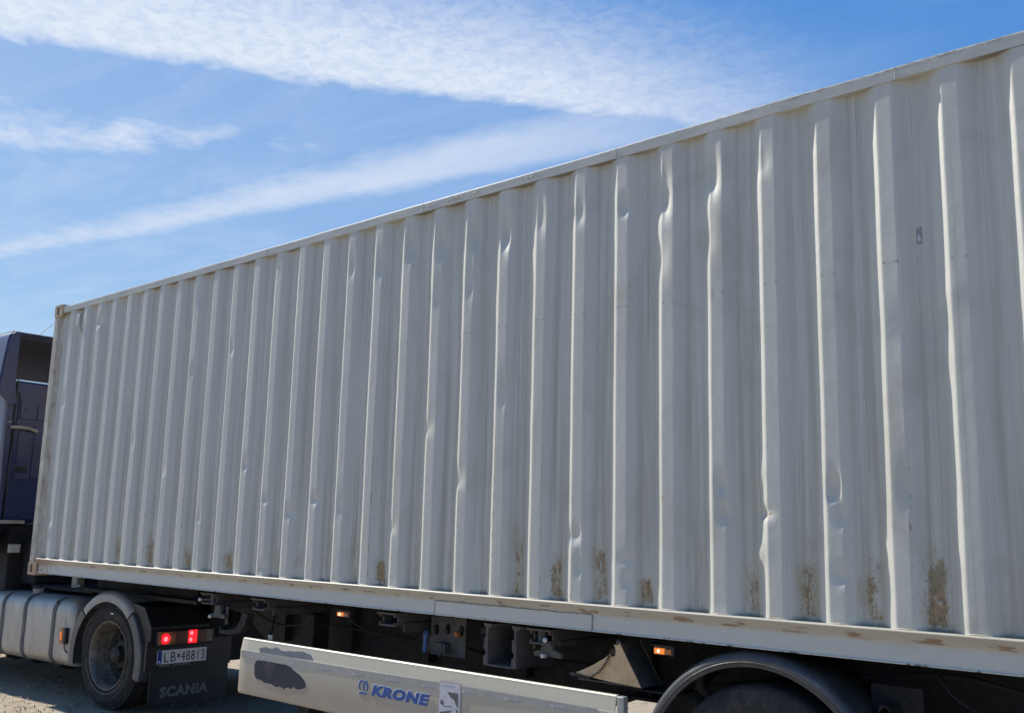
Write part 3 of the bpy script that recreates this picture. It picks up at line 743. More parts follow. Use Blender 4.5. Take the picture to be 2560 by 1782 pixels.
MB().add([(x, y, z) for y in (.04, YB - .04) for (x, z) in pr], [(i, i + 1, n_ + i + 1, n_ + i) for i in range(n_ - 1)]).build('roof', M_post, cont, recalc=False)
MB().box(-.44, 11.42, .05, YB - .05, 1.215, 1.243).build('floor', M_dark, cont)
k = 0
for i in range(38):
    x = -.25 + i * .3
    MB().box(x, x + .045, .05, YB - .05, 1.142, 1.214).build('floor_bearer', M_frame, cont)
# ventilator under the rail at the front end, with its two screw tabs
v_ = MB().prism(rnd_box_poly(-.128, -.062, 3.415, 3.525, .016, 4), 1, -.012, .034).build('ventilator', M_white_box, cont, bevel=.004)
sub(MB().box(-.112, -.072, .010, .035, 3.375, 3.405).box(-.112, -.072, .010, .035, 3.534, 3.560).box(-.052, -.028, .012, .035, 3.40, 3.53), 'screw_tab', M_white_box, v_, bevel=.002)
for z_ in (3.389, 3.547): sub(MB().sphere((-.092, .008, z_), .005, 8), 'screw', M_weld, v_, smooth=True)
STX, STZ = 7.645, 2.845
# worn remains of a small sticker inside a hollow near the right edge of the wall
shape3('sticker_remains', [(0, 0), (.022, 0), (.022, .075), (0, .065)], M_remains, cont, ((-cont.location.x + STX, -cont.location.y + .0345, -cont.location.z + STZ), (1, 0, 0), (0, 0, 1), (0, -1, 0)), .0, .0015)
shape3('sticker_remains', [(0, 0), (.016, 0), (.010, .026), (.004, .026)], M_stick, cont, ((-cont.location.x + STX + .004, -cont.location.y + .0345, -cont.location.z + STZ + .012), (1, 0, 0), (0, 0, 1), (0, -1, 0)), .0016, .001)

# ================================================================== trailer
tr = root('container_trailer', (5.5, 1.22, 0), 'dark container chassis trailer with white side guard and blue lettering under the container', 'trailer')
# main beams
for yb, yc in ((.62, .80), (1.64, 1.82)):
    b = MB()
    ym = (yb + yc) / 2
    b.box(1.30, 11.4, yb, yc, 1.075, 1.100); b.prism([(1.30, 1.076), (1.30, .98), (1.9, .90), (2.45, .60), (5.45, .60), (5.72, .70), (5.80, .725), (11.4, .735), (11.4, 1.076)], 1, ym - .008, ym + .008)
    lo_ = [(2.45, .60), (5.45, .60), (5.72, .70), (5.80, .725), (11.4, .735)]
    b.prism(lo_ + [(x, z + .018) for x, z in lo_[::-1]], 1, yb, yc)
    b.build('main_beam', M_frame, tr, bevel=.002)
    b = MB(); b.box(-.5, 1.31, yb, yc, .985, 1.09); b.build('gooseneck_beam', M_frame, tr, bevel=.002)
for x in (-.45, .25, .95, 1.75, 2.9, 4.0, 5.1, 6.1, 7.3, 8.6, 9.9, 11.2):
    MB().box(x, x + .10, .80, 1.64, .98, 1.07).build('cross_member', M_frame, tr)
MB().box(-.55, 1.5, .5, 1.94, .955, .985).build('kingpin_plate', M_frame, tr)
# dirty web details: a hole rosette and stiffeners you can just make out
for x in (2.55, 3.35, 4.15, 5.0, 5.9):
    MB().box(x, x + .012, .63, .706, .75, 1.076).build('web_stiffener', M_frame, tr)

# outrigger boxes with open notched ends
def outrigger(x0, x1, drop_plate=None, lock=0):
    z1 = 1.115; z0 = 1.037; th = .008; y0 = .03; y1 = .64
    b = MB()
    b.box(x0, x1, y0 - .004, y1, z1 - .010, z1)                         # top flange, wider than the box
    a, c = x0 + .022, x1 - .004
    b.box(a, c, y0, y1, z0, z0 + .010)
    for q, s in ((a, 1), (c - .010, 1)):
        b.box(q, q + .010, y0, y1, z0 + .010, z0 + .022)
        b.box(q, q + .010, y0 + .030, y1, z0 + .022, z1 - .026)          # the notch in the side plates
        b.box(q, q + .010, y0, y1, z1 - .026, z1 - .010)
    b.build('outrigger', M_outr, tr, bevel=.0018)
    MB().box(a + .010, c - .010, y0 + .10, y0 + .11, z0 + .010, z1 - .010).build('outrigger_back_plate', M_dark, tr)
    if drop_plate:
        MB().prism([(c + .001, z1 - .06), (c + .012, z1 - .06), (c + .012, drop_plate), (c + .001, drop_plate)], 1, .10, .60).build('outrigger_gusset', M_outr, tr, bevel=.0015)
outrigger(2.323, 2.500, 1.00); outrigger(2.975, 3.140, 1.005); outrigger(4.317, 4.481, 1.000); outrigger(5.526, 5.688, 1.03)
# container locks on the first and fourth outrigger: inner cylinder, tee bar and pale ball ends
def lock(x, ball_x, tee_x, low, ends):
    b = MB(); b.lathe([(.001, .05), (.022, .05), (.022, .10), (.001, .10)], (x, 1.075), 16)
    b2 = MB(); b2.tube([(x, .075, 1.048), (x, .075, 1.102)], .026, 14); b2.build('lock_cylinder', M_outr, tr, smooth=True)
    b = MB(); b.prism([(tee_x - .035, 1.036), (tee_x + .035, 1.036), (tee_x + .040, low + .03), (tee_x + .095, low + .015), (tee_x + .095, low - .012), (tee_x - .005, low - .006), (tee_x - .09, low - .012), (tee_x - .09, low + .014), (tee_x - .045, low + .02)], 1, .055, .085)
    b.build('lock_handle', M_outr, tr, bevel=.003)
    for e in ends: MB().sphere(e, .0135, 14).build('lock_ball', M_knob, tr, smooth=True)
lock(2.435, 2.34, 2.52, .955, [(2.335, .020, 1.066), (2.452, .040, .952)])
MB().tube([(2.34, .03, 1.066), (2.43, .07, 1.066)], .007, 8).build('lock_lever', M_outr, tr, smooth=True)
lock(5.600, 5.66, 5.645, .985, [(5.662, .020, 1.064)])
MB().box(5.630, 5.652, .020, .05, .972, .992).build('lock_pin', M_knob, tr, bevel=.004)
MB().tube([(2.60, .09, 1.03), (2.60, .09, .905)], .012, 8).build('support_rod', M_outr, tr, smooth=True)
MB().tube([(5.555, .06, 1.036), (5.555, .06, 1.01)], .005, 8).build('support_rod', M_outr, tr, smooth=True)
# tool hook bracket left of the side guard: a bent flat arm
b = MB(); pts = [(2.56, .888), (2.565, .862), (2.70, .866), (2.78, .885), (2.85, .93), (2.93, 1.03), (2.955, 1.03), (2.885, .92), (2.80, .868), (2.70, .848)]
b = MB().prism([(2.552, .893), (2.560, .893), (2.566, .868), (2.68, .872), (2.76, .893), (2.80, .935), (2.83, 1.00), (2.90, 1.00), (2.875, .92), (2.81, .86), (2.70, .842), (2.558, .838), (2.552, .858)], 1, .06, .12)
b.build('curved_bracket', M_frame, tr, bevel=.004)
# air hoses
def hose(pts, r, mat=M_dark, name='air_hose'):
    P = []
    for i in range(len(pts) - 1):
        p0 = Vector(pts[max(i - 1, 0)]); p1 = Vector(pts[i]); p2 = Vector(pts[i + 1]); p3 = Vector(pts[min(i + 2, len(pts) - 1)])
        for j in range(8):
            t = j / 8
            P.append(.5 * ((2 * p1) + (p2 - p0) * t + (2 * p0 - 5 * p1 + 4 * p2 - p3) * t * t + (3 * p1 - p0 - 3 * p2 + p3) * t ** 3))
    P.append(Vector(pts[-1]))
    return MB().tube(P, r, 7).build(name, mat, tr, smooth=True)
hose([(2.95, .30, 1.04), (3.00, .22, .98), (3.08, .15, .91), (3.16, .08, .87), (3.22, .05, .83)], .007, M_dark)
hose([(2.2, .5, 1.0), (2.6, .55, .88), (3.2, .5, .93), (4.1, .55, .9)], .010)
hose([(5.0, .28, 1.09), (5.05, .20, 1.0), (5.12, .16, .94), (5.18, .2, .90)], .006)
hose([(3.95, .10, 1.06), (4.02, .14, 1.00), (4.2, .2, .96), (4.31, .3, 1.0)], .005)
hose([(6.0, .3, 1.08), (6.3, .2, 1.10), (6.42, .1, 1.09)], .005)
hose([(4.4, .5, .93), (4.9, .55, .86), (5.5, .5, .90), (6.2, .52, .86), (6.8, .6, .95)], .010)
# small data tag standing on the guard
tg = MB().box(3.205, 3.262, .028, .032, .853, .887).build('data_tag', M_outr, tr, bevel=.001)
sub(MB().box(3.210, 3.257, .0262, .0275, .874, .884).box(3.210, 3.257, .0262, .0275, .864, .871).box(3.210, 3.257, .0262, .0275, .855, .861), 'tag_print', M_label, tg)
MB().box(3.230, 3.236, .028, .032, .83, .853).build('tag_stem', M_outr, tr)
# side marker lamps
def marker(x0, x1, z0, z1, y=.03, mat=M_amber):
    o = MB().box(x0 - .012, x1 + .010, y + .006, y + .05, z0 - .006, z1 + .010).build('side_marker_lamp', M_black, tr, bevel=.002)
    xm = x0 + (x1 - x0) * .60
    sub(MB().box(x0, xm, y - .008, y + .007, z0, z1), 'amber_lens', M_amber, o, bevel=.002)
    sub(MB().box(xm + .001, x1, y - .006, y + .007, z0 + .0015, z1 - .0015), 'reflector', M_amber_off, o, bevel=.001)
    sub(MB().sphere((x0 + (xm - x0) * .45, y - .008, (z0 + z1) / 2), .0052, 10), 'bulb', M_bulb, o, smooth=True)
    sub(MB().box(x0 - .02, x1 + .012, y - .012, y + .05, z1 + .011, z1 + .015), 'lamp_hood', M_frame, o)
marker(3.940, 4.040, 1.064, 1.086); marker(6.335, 6.428, 1.062, 1.088)
# valve panel with hollows, a lever box, an orange knob and a blue lever
vp = MB().box(4.567, 4.862, .25, .256, .875, 1.100).build('valve_panel', M_outr, tr, bevel=.001)
for (x, z) in ((4.617, 1.022), (4.715, 1.030), (4.828, 1.030)):
    sub(MB().prism([(x + .019 * math.cos(a) , z + .031 * math.sin(a)) for a in np.linspace(0, 2 * PI, 17)[:-1]], 1, .2465, .2495), 'port_hole', M_hole, vp)
for (x, z) in ((4.617, 1.035), (4.617, 1.005), (4.720, 1.020), (4.836, 1.040)):
    sub(MB().lathe([(.001, .232), (.012, .234), (.013, .249)], (x, z), 14), 'valve_button', M_frame, vp, smooth=True)
sub(MB().lathe([(.001, .222), (.004, .222), (.005, .228), (.013, .222), (.016, .226), (.016, .249)], (4.806, 1.010), 18), 'orange_button', M_orange, vp, smooth=True)
bx = sub(MB().box(4.650, 4.712, .205, .249, .905, .955), 'lever_box', M_outr, vp, bevel=.004)
sub(MB().box(4.722, 4.742, .200, .249, .895, .952), 'lever_guard', M_outr, vp, bevel=.003)
sub(MB().sphere((4.703, .20, .886), .012, 12), 'lever_knob', M_outr, vp, smooth=True)
MB().box(4.480, 4.560, .262, .268, .885, .985).build('lever_back_plate', M_outr, tr, bevel=.001)
bl = MB(); bl.prism([(4.517, .992), (4.521, 1.006), (4.532, 1.014), (4.545, 1.008), (4.551, .995), (4.548, .98), (4.540, .965), (4.536, .882), (4.527, .876), (4.515, .884), (4.520, .965)], 1, .236, .246)
blo = bl.build('blue_lever', M_bluep, tr, bevel=.002)
sub(MB().lathe([(.0005, .2345), (.007, .2345), (.007, .2362)], (4.534, .996), 12), 'lever_eye', M_hole, blo)
# spare wheel or pallet holder: two notched uprights and a bottom bar
def upright(x):
    b = MB(); y = .03
    prof = [(x, 1.115), (x + .052, 1.112), (x + .040, 1.095), (x + .036, 1.085), (x + .036, .905), (x + .030, .897), (x + .006, .895), (x, .903)]
    b.prism([(x - .004, 1.118), (x + .062, 1.114), (x + .046, 1.098), (x + .034, 1.093), (x + .034, .899), (x + .026, .894), (x + .006, .893), (x, .899), (x, .944), (x + .016, .950), (x + .016, .975), (x + .002, .982), (x + .002, 1.040), (x + .016, 1.047), (x + .016, 1.090), (x + .006, 1.098)], 1, y, y + .32)
    return b.build('holder_upright', M_outr, tr, bevel=.0025)
upright(5.213); upright(5.420)
MB().box(5.247, 5.420, .03, .34, .893, .903).build('holder_bottom_bar', M_outr, tr, bevel=.002)
MB().box(5.16, 5.20, .06, .10, 1.055, 1.085).build('bracket_stub', M_frame, tr, bevel=.003)
MB().sphere((5.205, .05, 1.070), .006, 8).build('bolt_head', M_outr, tr, smooth=True)

# white side guard: upper face leaning back, lower face upright, curled lips
GX0, GX1 = 2.975, 6.145
gp = [(-.012, .852), (-.018, .846), (-.0185, .838), (-.0295, .776), (-.032, .772), (-.032, .500), (-.028, .490), (-.018, .486), (.004, .486), (.004, .490), (-.022, .496), (-.026, .506), (-.026, .770), (-.012, .840), (.010, .846), (.010, .852)]
def guard(y_off, flip, name):
    prof = densify([((y_off + (q[0] if not flip else -q[0])), q[1]) for q in gp])
    mb = MB(); n = len(prof); xs = list(np.linspace(GX0 + .012, GX1, 40)); vs = []
    xs = [GX0, GX0 + .004] + xs
    for x in xs:
        k = 1.0
        ins = .010 if x == GX0 else (.003 if x == GX0 + .004 else 0)
        for (y, z) in prof:
            zz = z + (ins if z < .67 else -ins) * 1.0
            vs.append((x, y + (ins if not flip else -ins) * .9 + .0010 * math.sin(x * 3.3 + z * 5), zz))
    fs = [(i * n + q, i * n + (q + 1) % n, (i + 1) * n + (q + 1) % n, (i + 1) * n + q) for i in range(len(xs) - 1) for q in range(n)]
    fs += [tuple(range(n))[::-1], tuple(range((len(xs) - 1) * n, len(xs) * n))]
    return mb.add(vs, fs).build(name, M_panel, tr, smooth=True)
g = guard(0.0, False, 'side_guard')
guard(2.44, True, 'side_guard')
MB().box(GX1 + .010, GX1 + .052, -.030, .010, .486, .850).build('guard_end_cap', M_tape, tr, bevel=.006)
for x in (3.25, 4.5, 5.9):
    MB().box(x, x + .05, .006, .5, .62, .66).box(x, x + .05, .006, .03, .49, .84).build('guard_bracket', M_frame, tr)
    MB().box(x, x + .05, 1.9, 2.43, .62, .66).build('guard_bracket', M_frame, tr)
FY = -.0325                 # plane of the upright face
LX = (1, 0, 0); UPZ = (0, 0, 1); NY = (0, -1, 0)
def tape(z0, z1):
    return [(GX0 + .022, z0), (GX1 - .03, z0 + .018), (GX1 - .03, z1 + .018), (GX0 + .022, z1)]
tp = shape3('reflective_tape', [(p[0], p[1]) for p in [(GX0 + .022, .726), (4.2, .727), (5.15, .738), (GX1 - .10, .740), (GX1 - .10, .778), (5.15, .778), (4.2, .771), (GX0 + .022, .7715)]], M_tape, g, ((0, FY, 0), LX, UPZ, NY), .0008, .0008)
tlean = Vector((0, .0110, .062)).normalized()
for i in range(10):
    x = 3.245 + .3135 * i
    if x > 6.0 or 4.93 < x < 5.11: continue
    z = .739 + max(0, x - 4.2) * .008
    lt = put_text('tape_lettering', 'KRONE', M_tapem, tp, ((x + .028, FY - .0016, z), LX, UPZ, NY), .013, .02, .1, .062, .0004, True, .0005)
    shape3('tape_emblem', [(x + .010 + .009 * math.cos(a), z + .0065 + .009 * math.sin(a)) for a in np.linspace(0, 2 * PI, 11)[:-1]], M_tapem, tp, ((0, FY - .0016, 0), LX, UPZ, NY), .0004, .0004)
# dark patches where the skin is torn away
UP = [(3.192, 0.801), (3.222, 0.806), (3.265, 0.815), (3.295, 0.809), (3.32, 0.809), (3.351, 0.814), (3.375, 0.824), (3.42, 0.815), (3.454, 0.807), (3.482, 0.807), (3.524, 0.814), (3.56, 0.813), (3.608, 0.819), (3.667, 0.823), (3.702, 0.82), (3.721, 0.812), (3.735, 0.818), (3.761, 0.811), (3.786, 0.793), (3.79, 0.781), (3.683, 0.778), (3.576, 0.776), (3.455, 0.776), (3.343, 0.777), (3.26, 0.777), (3.209, 0.777)]
LO = [(3.163, 0.699), (3.177, 0.716), (3.202, 0.724), (3.234, 0.724), (3.272, 0.7255), (3.305, 0.723), (3.348, 0.7255), (3.38, 0.7255), (3.411, 0.724), (3.448, 0.7255), (3.473, 0.725), (3.509, 0.7255), (3.528, 0.722), (3.552, 0.719), (3.577, 0.71), (3.599, 0.698), (3.621, 0.695), (3.657, 0.682), (3.688, 0.668), (3.714, 0.649), (3.733, 0.627), (3.732, 0.61), (3.701, 0.595), (3.638, 0.586), (3.631, 0.595), (3.601, 0.593), (3.588, 0.583), (3.57, 0.583), (3.56, 0.588), (3.513, 0.578), (3.511, 0.568), (3.502, 0.569), (3.495, 0.577), (3.451, 0.584), (3.434, 0.575), (3.403, 0.577), (3.352, 0.587), (3.308, 0.587), (3.282, 0.588), (3.256, 0.597), (3.216, 0.604), (3.197, 0.6), (3.177, 0.61), (3.164, 0.634), (3.159, 0.669)]
un_ = Vector((0, -.062, -.0110)).normalized() * -1
lean_n = Vector((0, -.985, .175)).normalized(); lean_u = Vector((0, .175, .985)).normalized()
for nm, poly in (('u', UP), ('l', LO)):
    # ragged edge: add small jitter between the traced corners
    out = []
    for i, p in enumerate(poly):
        q = poly[(i + 1) % len(poly)]
        out.append(p)
        out.append(((p[0] + q[0]) / 2 + random.uniform(-.003, .003), (p[1] + q[1]) / 2 + (random.uniform(-.002, .002) if .5 < p[1] < .722 or p[1] > .781 else 0)))
    cxp = sum(p[0] for p in out) / len(out); czp = sum(p[1] for p in out) / len(out)
    rag = []
    for p in out:
        dd = math.hypot(p[0] - cxp, p[1] - czp); e_ = random.choice([.0002, .0005, .001, .002, .0045]) if random.random() < .8 else .006
        zq = p[1] + (p[1] - czp) / dd * e_
        if nm == 'l': zq = min(zq, .7262)
        else: zq = max(zq, .7775)
        rag.append((p[0] + (p[0] - cxp) / dd * e_, zq))
    if nm == 'u': shape3('torn_edge', [(a, b - .776) for a, b in rag], M_wht, g, ((0, -.0300, .776), LX, lean_u, lean_n), .0003, .0004)
    else: shape3('torn_edge', rag, M_wht, g, ((0, FY, 0), LX, UPZ, NY), .0002, .0003)
    if nm == 'u': shape3('torn_patch', [(a, (b - .776) * 1.0) for a, b in out], M_bare2, g, ((0, -.0300, .776), LX, lean_u, lean_n), .0008, .0006)
    else:
        tpz = shape3('torn_patch', out, M_bare, g, ((0, FY, 0), LX, UPZ, NY), .0006, .0006)
        shape3('patch_smudge', [(3.285, .716), (3.34, .719), (3.385, .712), (3.392, .69), (3.380, .645), (3.362, .612), (3.335, .604), (3.312, .618), (3.292, .655), (3.280, .69)], M_smudge, g, ((0, FY, 0), LX, UPZ, NY), .0013, .0003)
        MBx = [(3.275, .722), (3.295, .728 - .005), (3.37, .722), (3.385, .70), (3.375, .64), (3.36, .60), (3.34, .596), (3.31, .61), (3.285, .65)]
MB().prism([(3.32, .66), (3.345, .66), (3.36, .655), (3.345, .65)], 1, FY - .0040, FY - .0030)
# big raised lettering: white edge under blue face
def bold_word(x0, z0, w_, h, rise):
    d = Vector((1, 0, rise)).normalized()
    put_text('guard_lettering', 'KRONE', M_wht, g, ((x0 - .003, FY, z0 + .0035), d, UPZ, NY), h, .080, .22, w_, .0008, True, .0012, 1.10)
    put_text('guard_lettering', 'KRONE', M_blue, g, ((x0, FY, z0), d, UPZ, NY), h, .062, .22, w_, .0024, True, .0012, 1.12)
bold_word(4.372, .638, .500, .064, .0)
def crown(x, z, k, mat, lift):
    fr = ((x, FY, z), LX, UPZ, NY)
    def arc(sgn):
        o_ = [(.047 + sgn * (.046 * math.cos(a)), .043 + .040 * math.sin(a)) for a in np.linspace(-.75, 1.15, 9)]
        i_ = [(.047 + sgn * (.033 * math.cos(a)), .041 + .031 * math.sin(a)) for a in np.linspace(1.15, -.75, 9)]
        return o_ + i_
    for pl_ in (arc(1), arc(-1), [(.040, .078), (.046, .070), (.0505, .012), (.0455, .012), (.038, .060)], [(.057, .080), (.056, .060), (.0505, .014), (.053, .014), (.064, .066)], [(.012, .006), (.082, .006), (.078, -.006), (.004, -.006)]):
        shape3('guard_emblem', [(a * k, b * k) for a, b in pl_], mat, g, fr, lift, .001)
crown(4.249, .6445, .96, M_wht, .0006); crown(4.252, .642, .96, M_blue, .0018)
# blind-spot sticker
sx, sz = 4.946, .790
stf = ((0, FY, 0), LX, UPZ, NY)
st = shape3('warning_sticker', rnd_box_poly(4.946, 5.116, .555, .788, .012, 3), M_pink, g, stf, .0018, .0006)
shape3('sticker_face', rnd_box_poly(4.951, 5.111, .55 + .01, .783, .010, 3), M_stick, st, stf, .0026, .0004)
P = lambda pts: [(4.953 + a * .156, .783 - b * .2) for a, b in pts]
shape3('sticker_print', P([(.37, .24), (.93, .24), (.93, .64), (.80, .52), (.72, .42), (.52, .36)]), M_stickgrey, st, stf, .0032, .0003)
shape3('sticker_print', P([(.05, .47), (.20, .49), (.22, .62), (.05, .59)]), M_stickgrey, st, stf, .0032, .0003)
shape3('sticker_print', P([(.04, .80), (.66, .70), (.04, 1.02)]), M_stickgrey, st, stf, .0032, .0003)
shape3('sticker_print', P([(.80, .66), (.92, .66), (.92, .80)]), M_stickgrey, st, stf, .0032, .0003)
shape3('sticker_print', P([(.24, .625), (.66, .60), (.66, .615), (.24, .645)]), M_print, st, stf, .0034, .0003)
shape3('sticker_print', P([(.56, .78), (.64, .80), (.80, .93), (.58, .94), (.56, .93), (.76, .92), (.63, .82), (.575, .80), (.575, .92), (.56, .92)]), M_stickgrey, st, stf, .0032, .0003)
shape3('sticker_print', P([(.14, .32), (.27, .42), (.13, .41), (.135, .40), (.23, .405), (.15, .345)]), M_tapem, st, stf, .0032, .0003)
put_text('sticker_lettering', 'ATTENTION', M_tapem, st, ((4.963, FY, .762), LX, UPZ, NY), .010, .02, 0, .10, .0031, True, .0004)
put_text('sticker_lettering', 'ANGLES', M_stickgrey, st, ((4.966, FY, .546), LX, UPZ, NY), .026, .035, 0, .125, .0031, True, .0004)
# dark round mark at the very foot of the guard's right half
shape3('guard_mark', [(5.262 + .020 * math.cos(a), .566 + .020 * math.sin(a)) for a in np.linspace(0, 2 * PI, 15)[:-1]], M_print, g, stf, .0008, .0006)

# landing leg behind the guard
MB().box(3.05, 3.19, .42, .56, .10, 1.0).build('landing_leg', M_frame, tr, bevel=.005)
MB().box(3.00, 3.24, .36, .62, .0, .03).box(3.06, 3.18, .44, .54, .03, .11).build('landing_foot', M_frame, tr, bevel=.004)
MB().box(3.05, 3.19, 1.88, 2.02, .10, 1.0).build('landing_leg', M_frame, tr, bevel=.005)
MB().box(3.00, 3.24, 1.82, 2.08, .0, .03).box(3.06, 3.18, 1.9, 2.0, .03, .11).build('landing_foot', M_frame, tr, bevel=.004)
MB().tube([(3.12, .56, .35), (3.12, 1.88, .35)], .03, 8).build('cross_shaft', M_frame, tr, smooth=True)
# air tanks and gear hanging between the beams
for (xa, xb, y, z, r) in ((3.6, 4.7, 1.22, .74, .16), (1.75, 2.5, 1.25, .83, .12)):
    MB().tube([(xa, y, z), (xa + .05, y, z), (xb - .05, y, z), (xb, y, z)], [r * .6, r, r, r * .6], 18).build('air_tank', M_dark, tr, smooth=True)
MB().box(5.05, 5.75, .95, 1.6, .72, .95).build('equipment_box', M_dark, tr, bevel=.01)
# axle group: twin fenders over wheels, axles, air bags
WX = [6.87, 8.50, 9.82]
def tyre_prof(R, rb, y0, y1):
    w_ = y1 - y0
    return [(rb, y0 + .035), (rb + .010, y0 + .012), (rb + .030, y0 + .004), (rb + .07, y0), ((R + rb) / 2 + .02, y0 - .006), (R - .055, y0 + .002), (R - .025, y0 + .012), (R - .008, y0 + .026), (R, y0 + .045), (R, y1 - .045), (R - .008, y1 - .026), (R - .025, y1 - .012), (R - .055, y1 - .002), ((R + rb) / 2 + .02, y1 + .006), (rb + .07, y1), (rb + .02, y1 - .006), (rb, y1 - .035)]
def tread_mb(R, y0, y1, c, n=52, rows=4):
    mb = MB(); w_ = (y1 - y0 - .05) / rows
    for i in range(n):
        for r in range(rows):
            a = 2 * PI * (i + (.5 if r % 2 else 0)) / n; da = PI / n * .82
            ya = y0 + .025 + r * w_ + .004; yb = ya + w_ - .008
            sk = .35 * da
            vs = []
            for (rr) in (R - .004, R + .011):
                for (aa, yy) in ((a - da - sk, ya), (a + da - sk, ya), (a + da + sk, yb), (a - da + sk, yb)):
                    vs.append((c[0] + rr * math.cos(aa), yy, c[1] + rr * math.sin(aa)))
            mb.add(vs, [(4, 5, 6, 7), (0, 4, 7, 3), (1, 2, 6, 5), (0, 1, 5, 4), (3, 7, 6, 2)])
    return mb
for wi, wx in enumerate(WX):
    for side in (0, 1):
        y0, y1 = ((.03, .40) if side == 0 else (2.04, 2.41))
        wo = MB().lathe(tyre_prof(.485, .292, y0, y1), (wx, .493), 64).build('wheel', M_rubber, tr, smooth=True)
        yo = y0 if side == 0 else y1; s = 1 if side == 0 else -1
        sub(MB().lathe([(.292, yo + s * .02), (.286, yo + s * .012), (.280, yo + s * .02), (.272, yo + s * .09), (.265, yo + s * .13), (.16, yo + s * .10), (.12, yo + s * .06), (.10, yo + s * .04), (.001, yo + s * .035)], (wx, .498), 48), 'rim', M_rim, wo, smooth=True)
        R0, R1 = .566, .606
        ya, yb = (.0, .42) if side == 0 else (2.02, 2.44)
        if side == 0:
            # moulded fender: broad rolled outer edge, a fine raised lip inside it, shell running inwards
            pr = [(R0 - .018, -.004), (R0 - .016, -.010), (R0 - .003, -.011), (R0, -.016), (R0 + .004, -.0165), (R0 + .007, -.012), (R0 + .016, -.0125), (R0 + .028, -.008), (R0 + .038, .002), (R0 + .046, .018), (R0 + .049, .038), (R0 + .048, .40), (R0 + .040, .41), (R0 + .036, .40), (R0 + .036, .034), (R0 + .026, .012), (R0 + .008, .002)]
            MB().lathe(pr, (wx, .506), 72, math.radians(8), math.radians(172), closed=True).build('wheel_fender', M_fend2, tr, smooth=True)
        else:
            MB().lathe([(R0, ya), (R1, ya), (R1, yb), (R0, yb)], (wx, .506), 40, math.radians(8), math.radians(172), closed=True).build('wheel_fender', M_fend2, tr, smooth=True)
    MB().tube([(wx, .3, .50), (wx, 2.14, .50)], .065, 12).build('axle', M_dark, tr, smooth=True)
    MB().tube([(wx + .33, .70, .50), (wx + .33, .70, .62)], .13, 16).build('air_bag', M_black, tr, smooth=True)
    MB().tube([(wx + .33, 1.74, .50), (wx + .33, 1.74, .62)], .13, 16).build('air_bag', M_black, tr, smooth=True)
    MB().box(wx - .55, wx - .45, .66, .76, .45, .62).box(wx - .5, wx + .35, .67, .75, .42, .48).build('trailing_arm', M_dark, tr, bevel=.004)
# parts seen between the first fender and the box: valve block, hub pipe end, hoses and splash plates
MB().sphere((6.52, .13, .985), .030, 12).sphere((6.545, .12, 1.00), .020, 10).build('brake_coupling', M_frame, tr, smooth=True)
MB().tube([(6.52, .13, .965), (6.51, .14, .92), (6.56, .16, .87)], [.020, .026, .018], 10).build('brake_valve', M_frame, tr, smooth=True)
b = MB(); b.lathe([(.020, .10), (.027, .10), (.027, .22), (.020, .22)], (7.405, .925), 20, closed=True); b.build('pipe_end', M_frame, tr, smooth=True)
MB().lathe([(.001, .13), (.019, .13)], (7.405, .925), 20).build('pipe_inside', M_hole, tr)
for (x, z, r) in ((7.36, .965, .008), (7.46, .955, .008), (7.355, .885, .007), (7.455, .890, .007)):
    MB().lathe([(.001, .205), (r, .205), (r, .22)], (x, z), 8).build('flange_bolt', M_frame, tr, smooth=True)
MB().box(7.30, 7.52, .22, .232, .84, 1.02).build('mounting_plate', M_dark, tr, bevel=.004)
b = MB(); b.lathe([(.001, .12), (.030, .12), (.034, .13), (.034, .22)], (8.02, .90), 20); b.build('round_cover', M_frame, tr, smooth=True)
hose([(6.9, .45, 1.06), (7.2, .35, 1.02), (7.6, .4, 1.06), (8.1, .35, 1.0), (8.6, .45, 1.05)], .011)
hose([(7.55, .30, 1.08), (7.66, .26, .98), (7.9, .26, .90), (8.2, .3, .93)], .008)
hose([(6.40, .3, 1.08), (6.55, .22, 1.04), (6.62, .2, 1.1)], .007)
MB().box(6.95, 11.3, .55, .60, .70, 1.08).build('suspension_side_plate', M_dark, tr)
# chock shelf behind the wheel chock
MB().box(6.085, 6.40, .10, .30, .868, .876).build('chock_shelf', M_dark, tr)
MB().box(6.20, 6.26, .35, .65, .86, .90).build('shelf_arm', M_dark, tr)

# ------------------------------------------------------------------ wheel chock with its chain
ck = root('wheel_chock', (6.05, .10, .876), 'cream triangular wheel chock held under the trailer ahead of its wheel arch', 'wheel chock')
cpoly = [(5.846, .918), (5.90, .938), (5.97, .972), (6.035, 1.008), (6.083, 1.040), (6.098, 1.068), (6.125, 1.090), (6.262, .893), (6.05, .903)]
def chock_side(y0, y1, nm):
    poly = [(5.850, .921), (5.905, .942), (5.970, .973), (6.030, 1.006), (6.072, 1.034), (6.085, 1.022), (6.100, 1.026), (6.106, 1.045), (6.100, 1.068), (6.092, 1.082), (6.108, 1.078), (6.122, 1.083), (6.128, 1.092), (6.256, .8935), (6.05, .903)]
    return MB().prism(poly, 1, y0, y1).build(nm, M_chock, ck, bevel=.0015)
cs = chock_side(.030, .036, 'chock_side')
chock_side(.206, .212, 'chock_side')
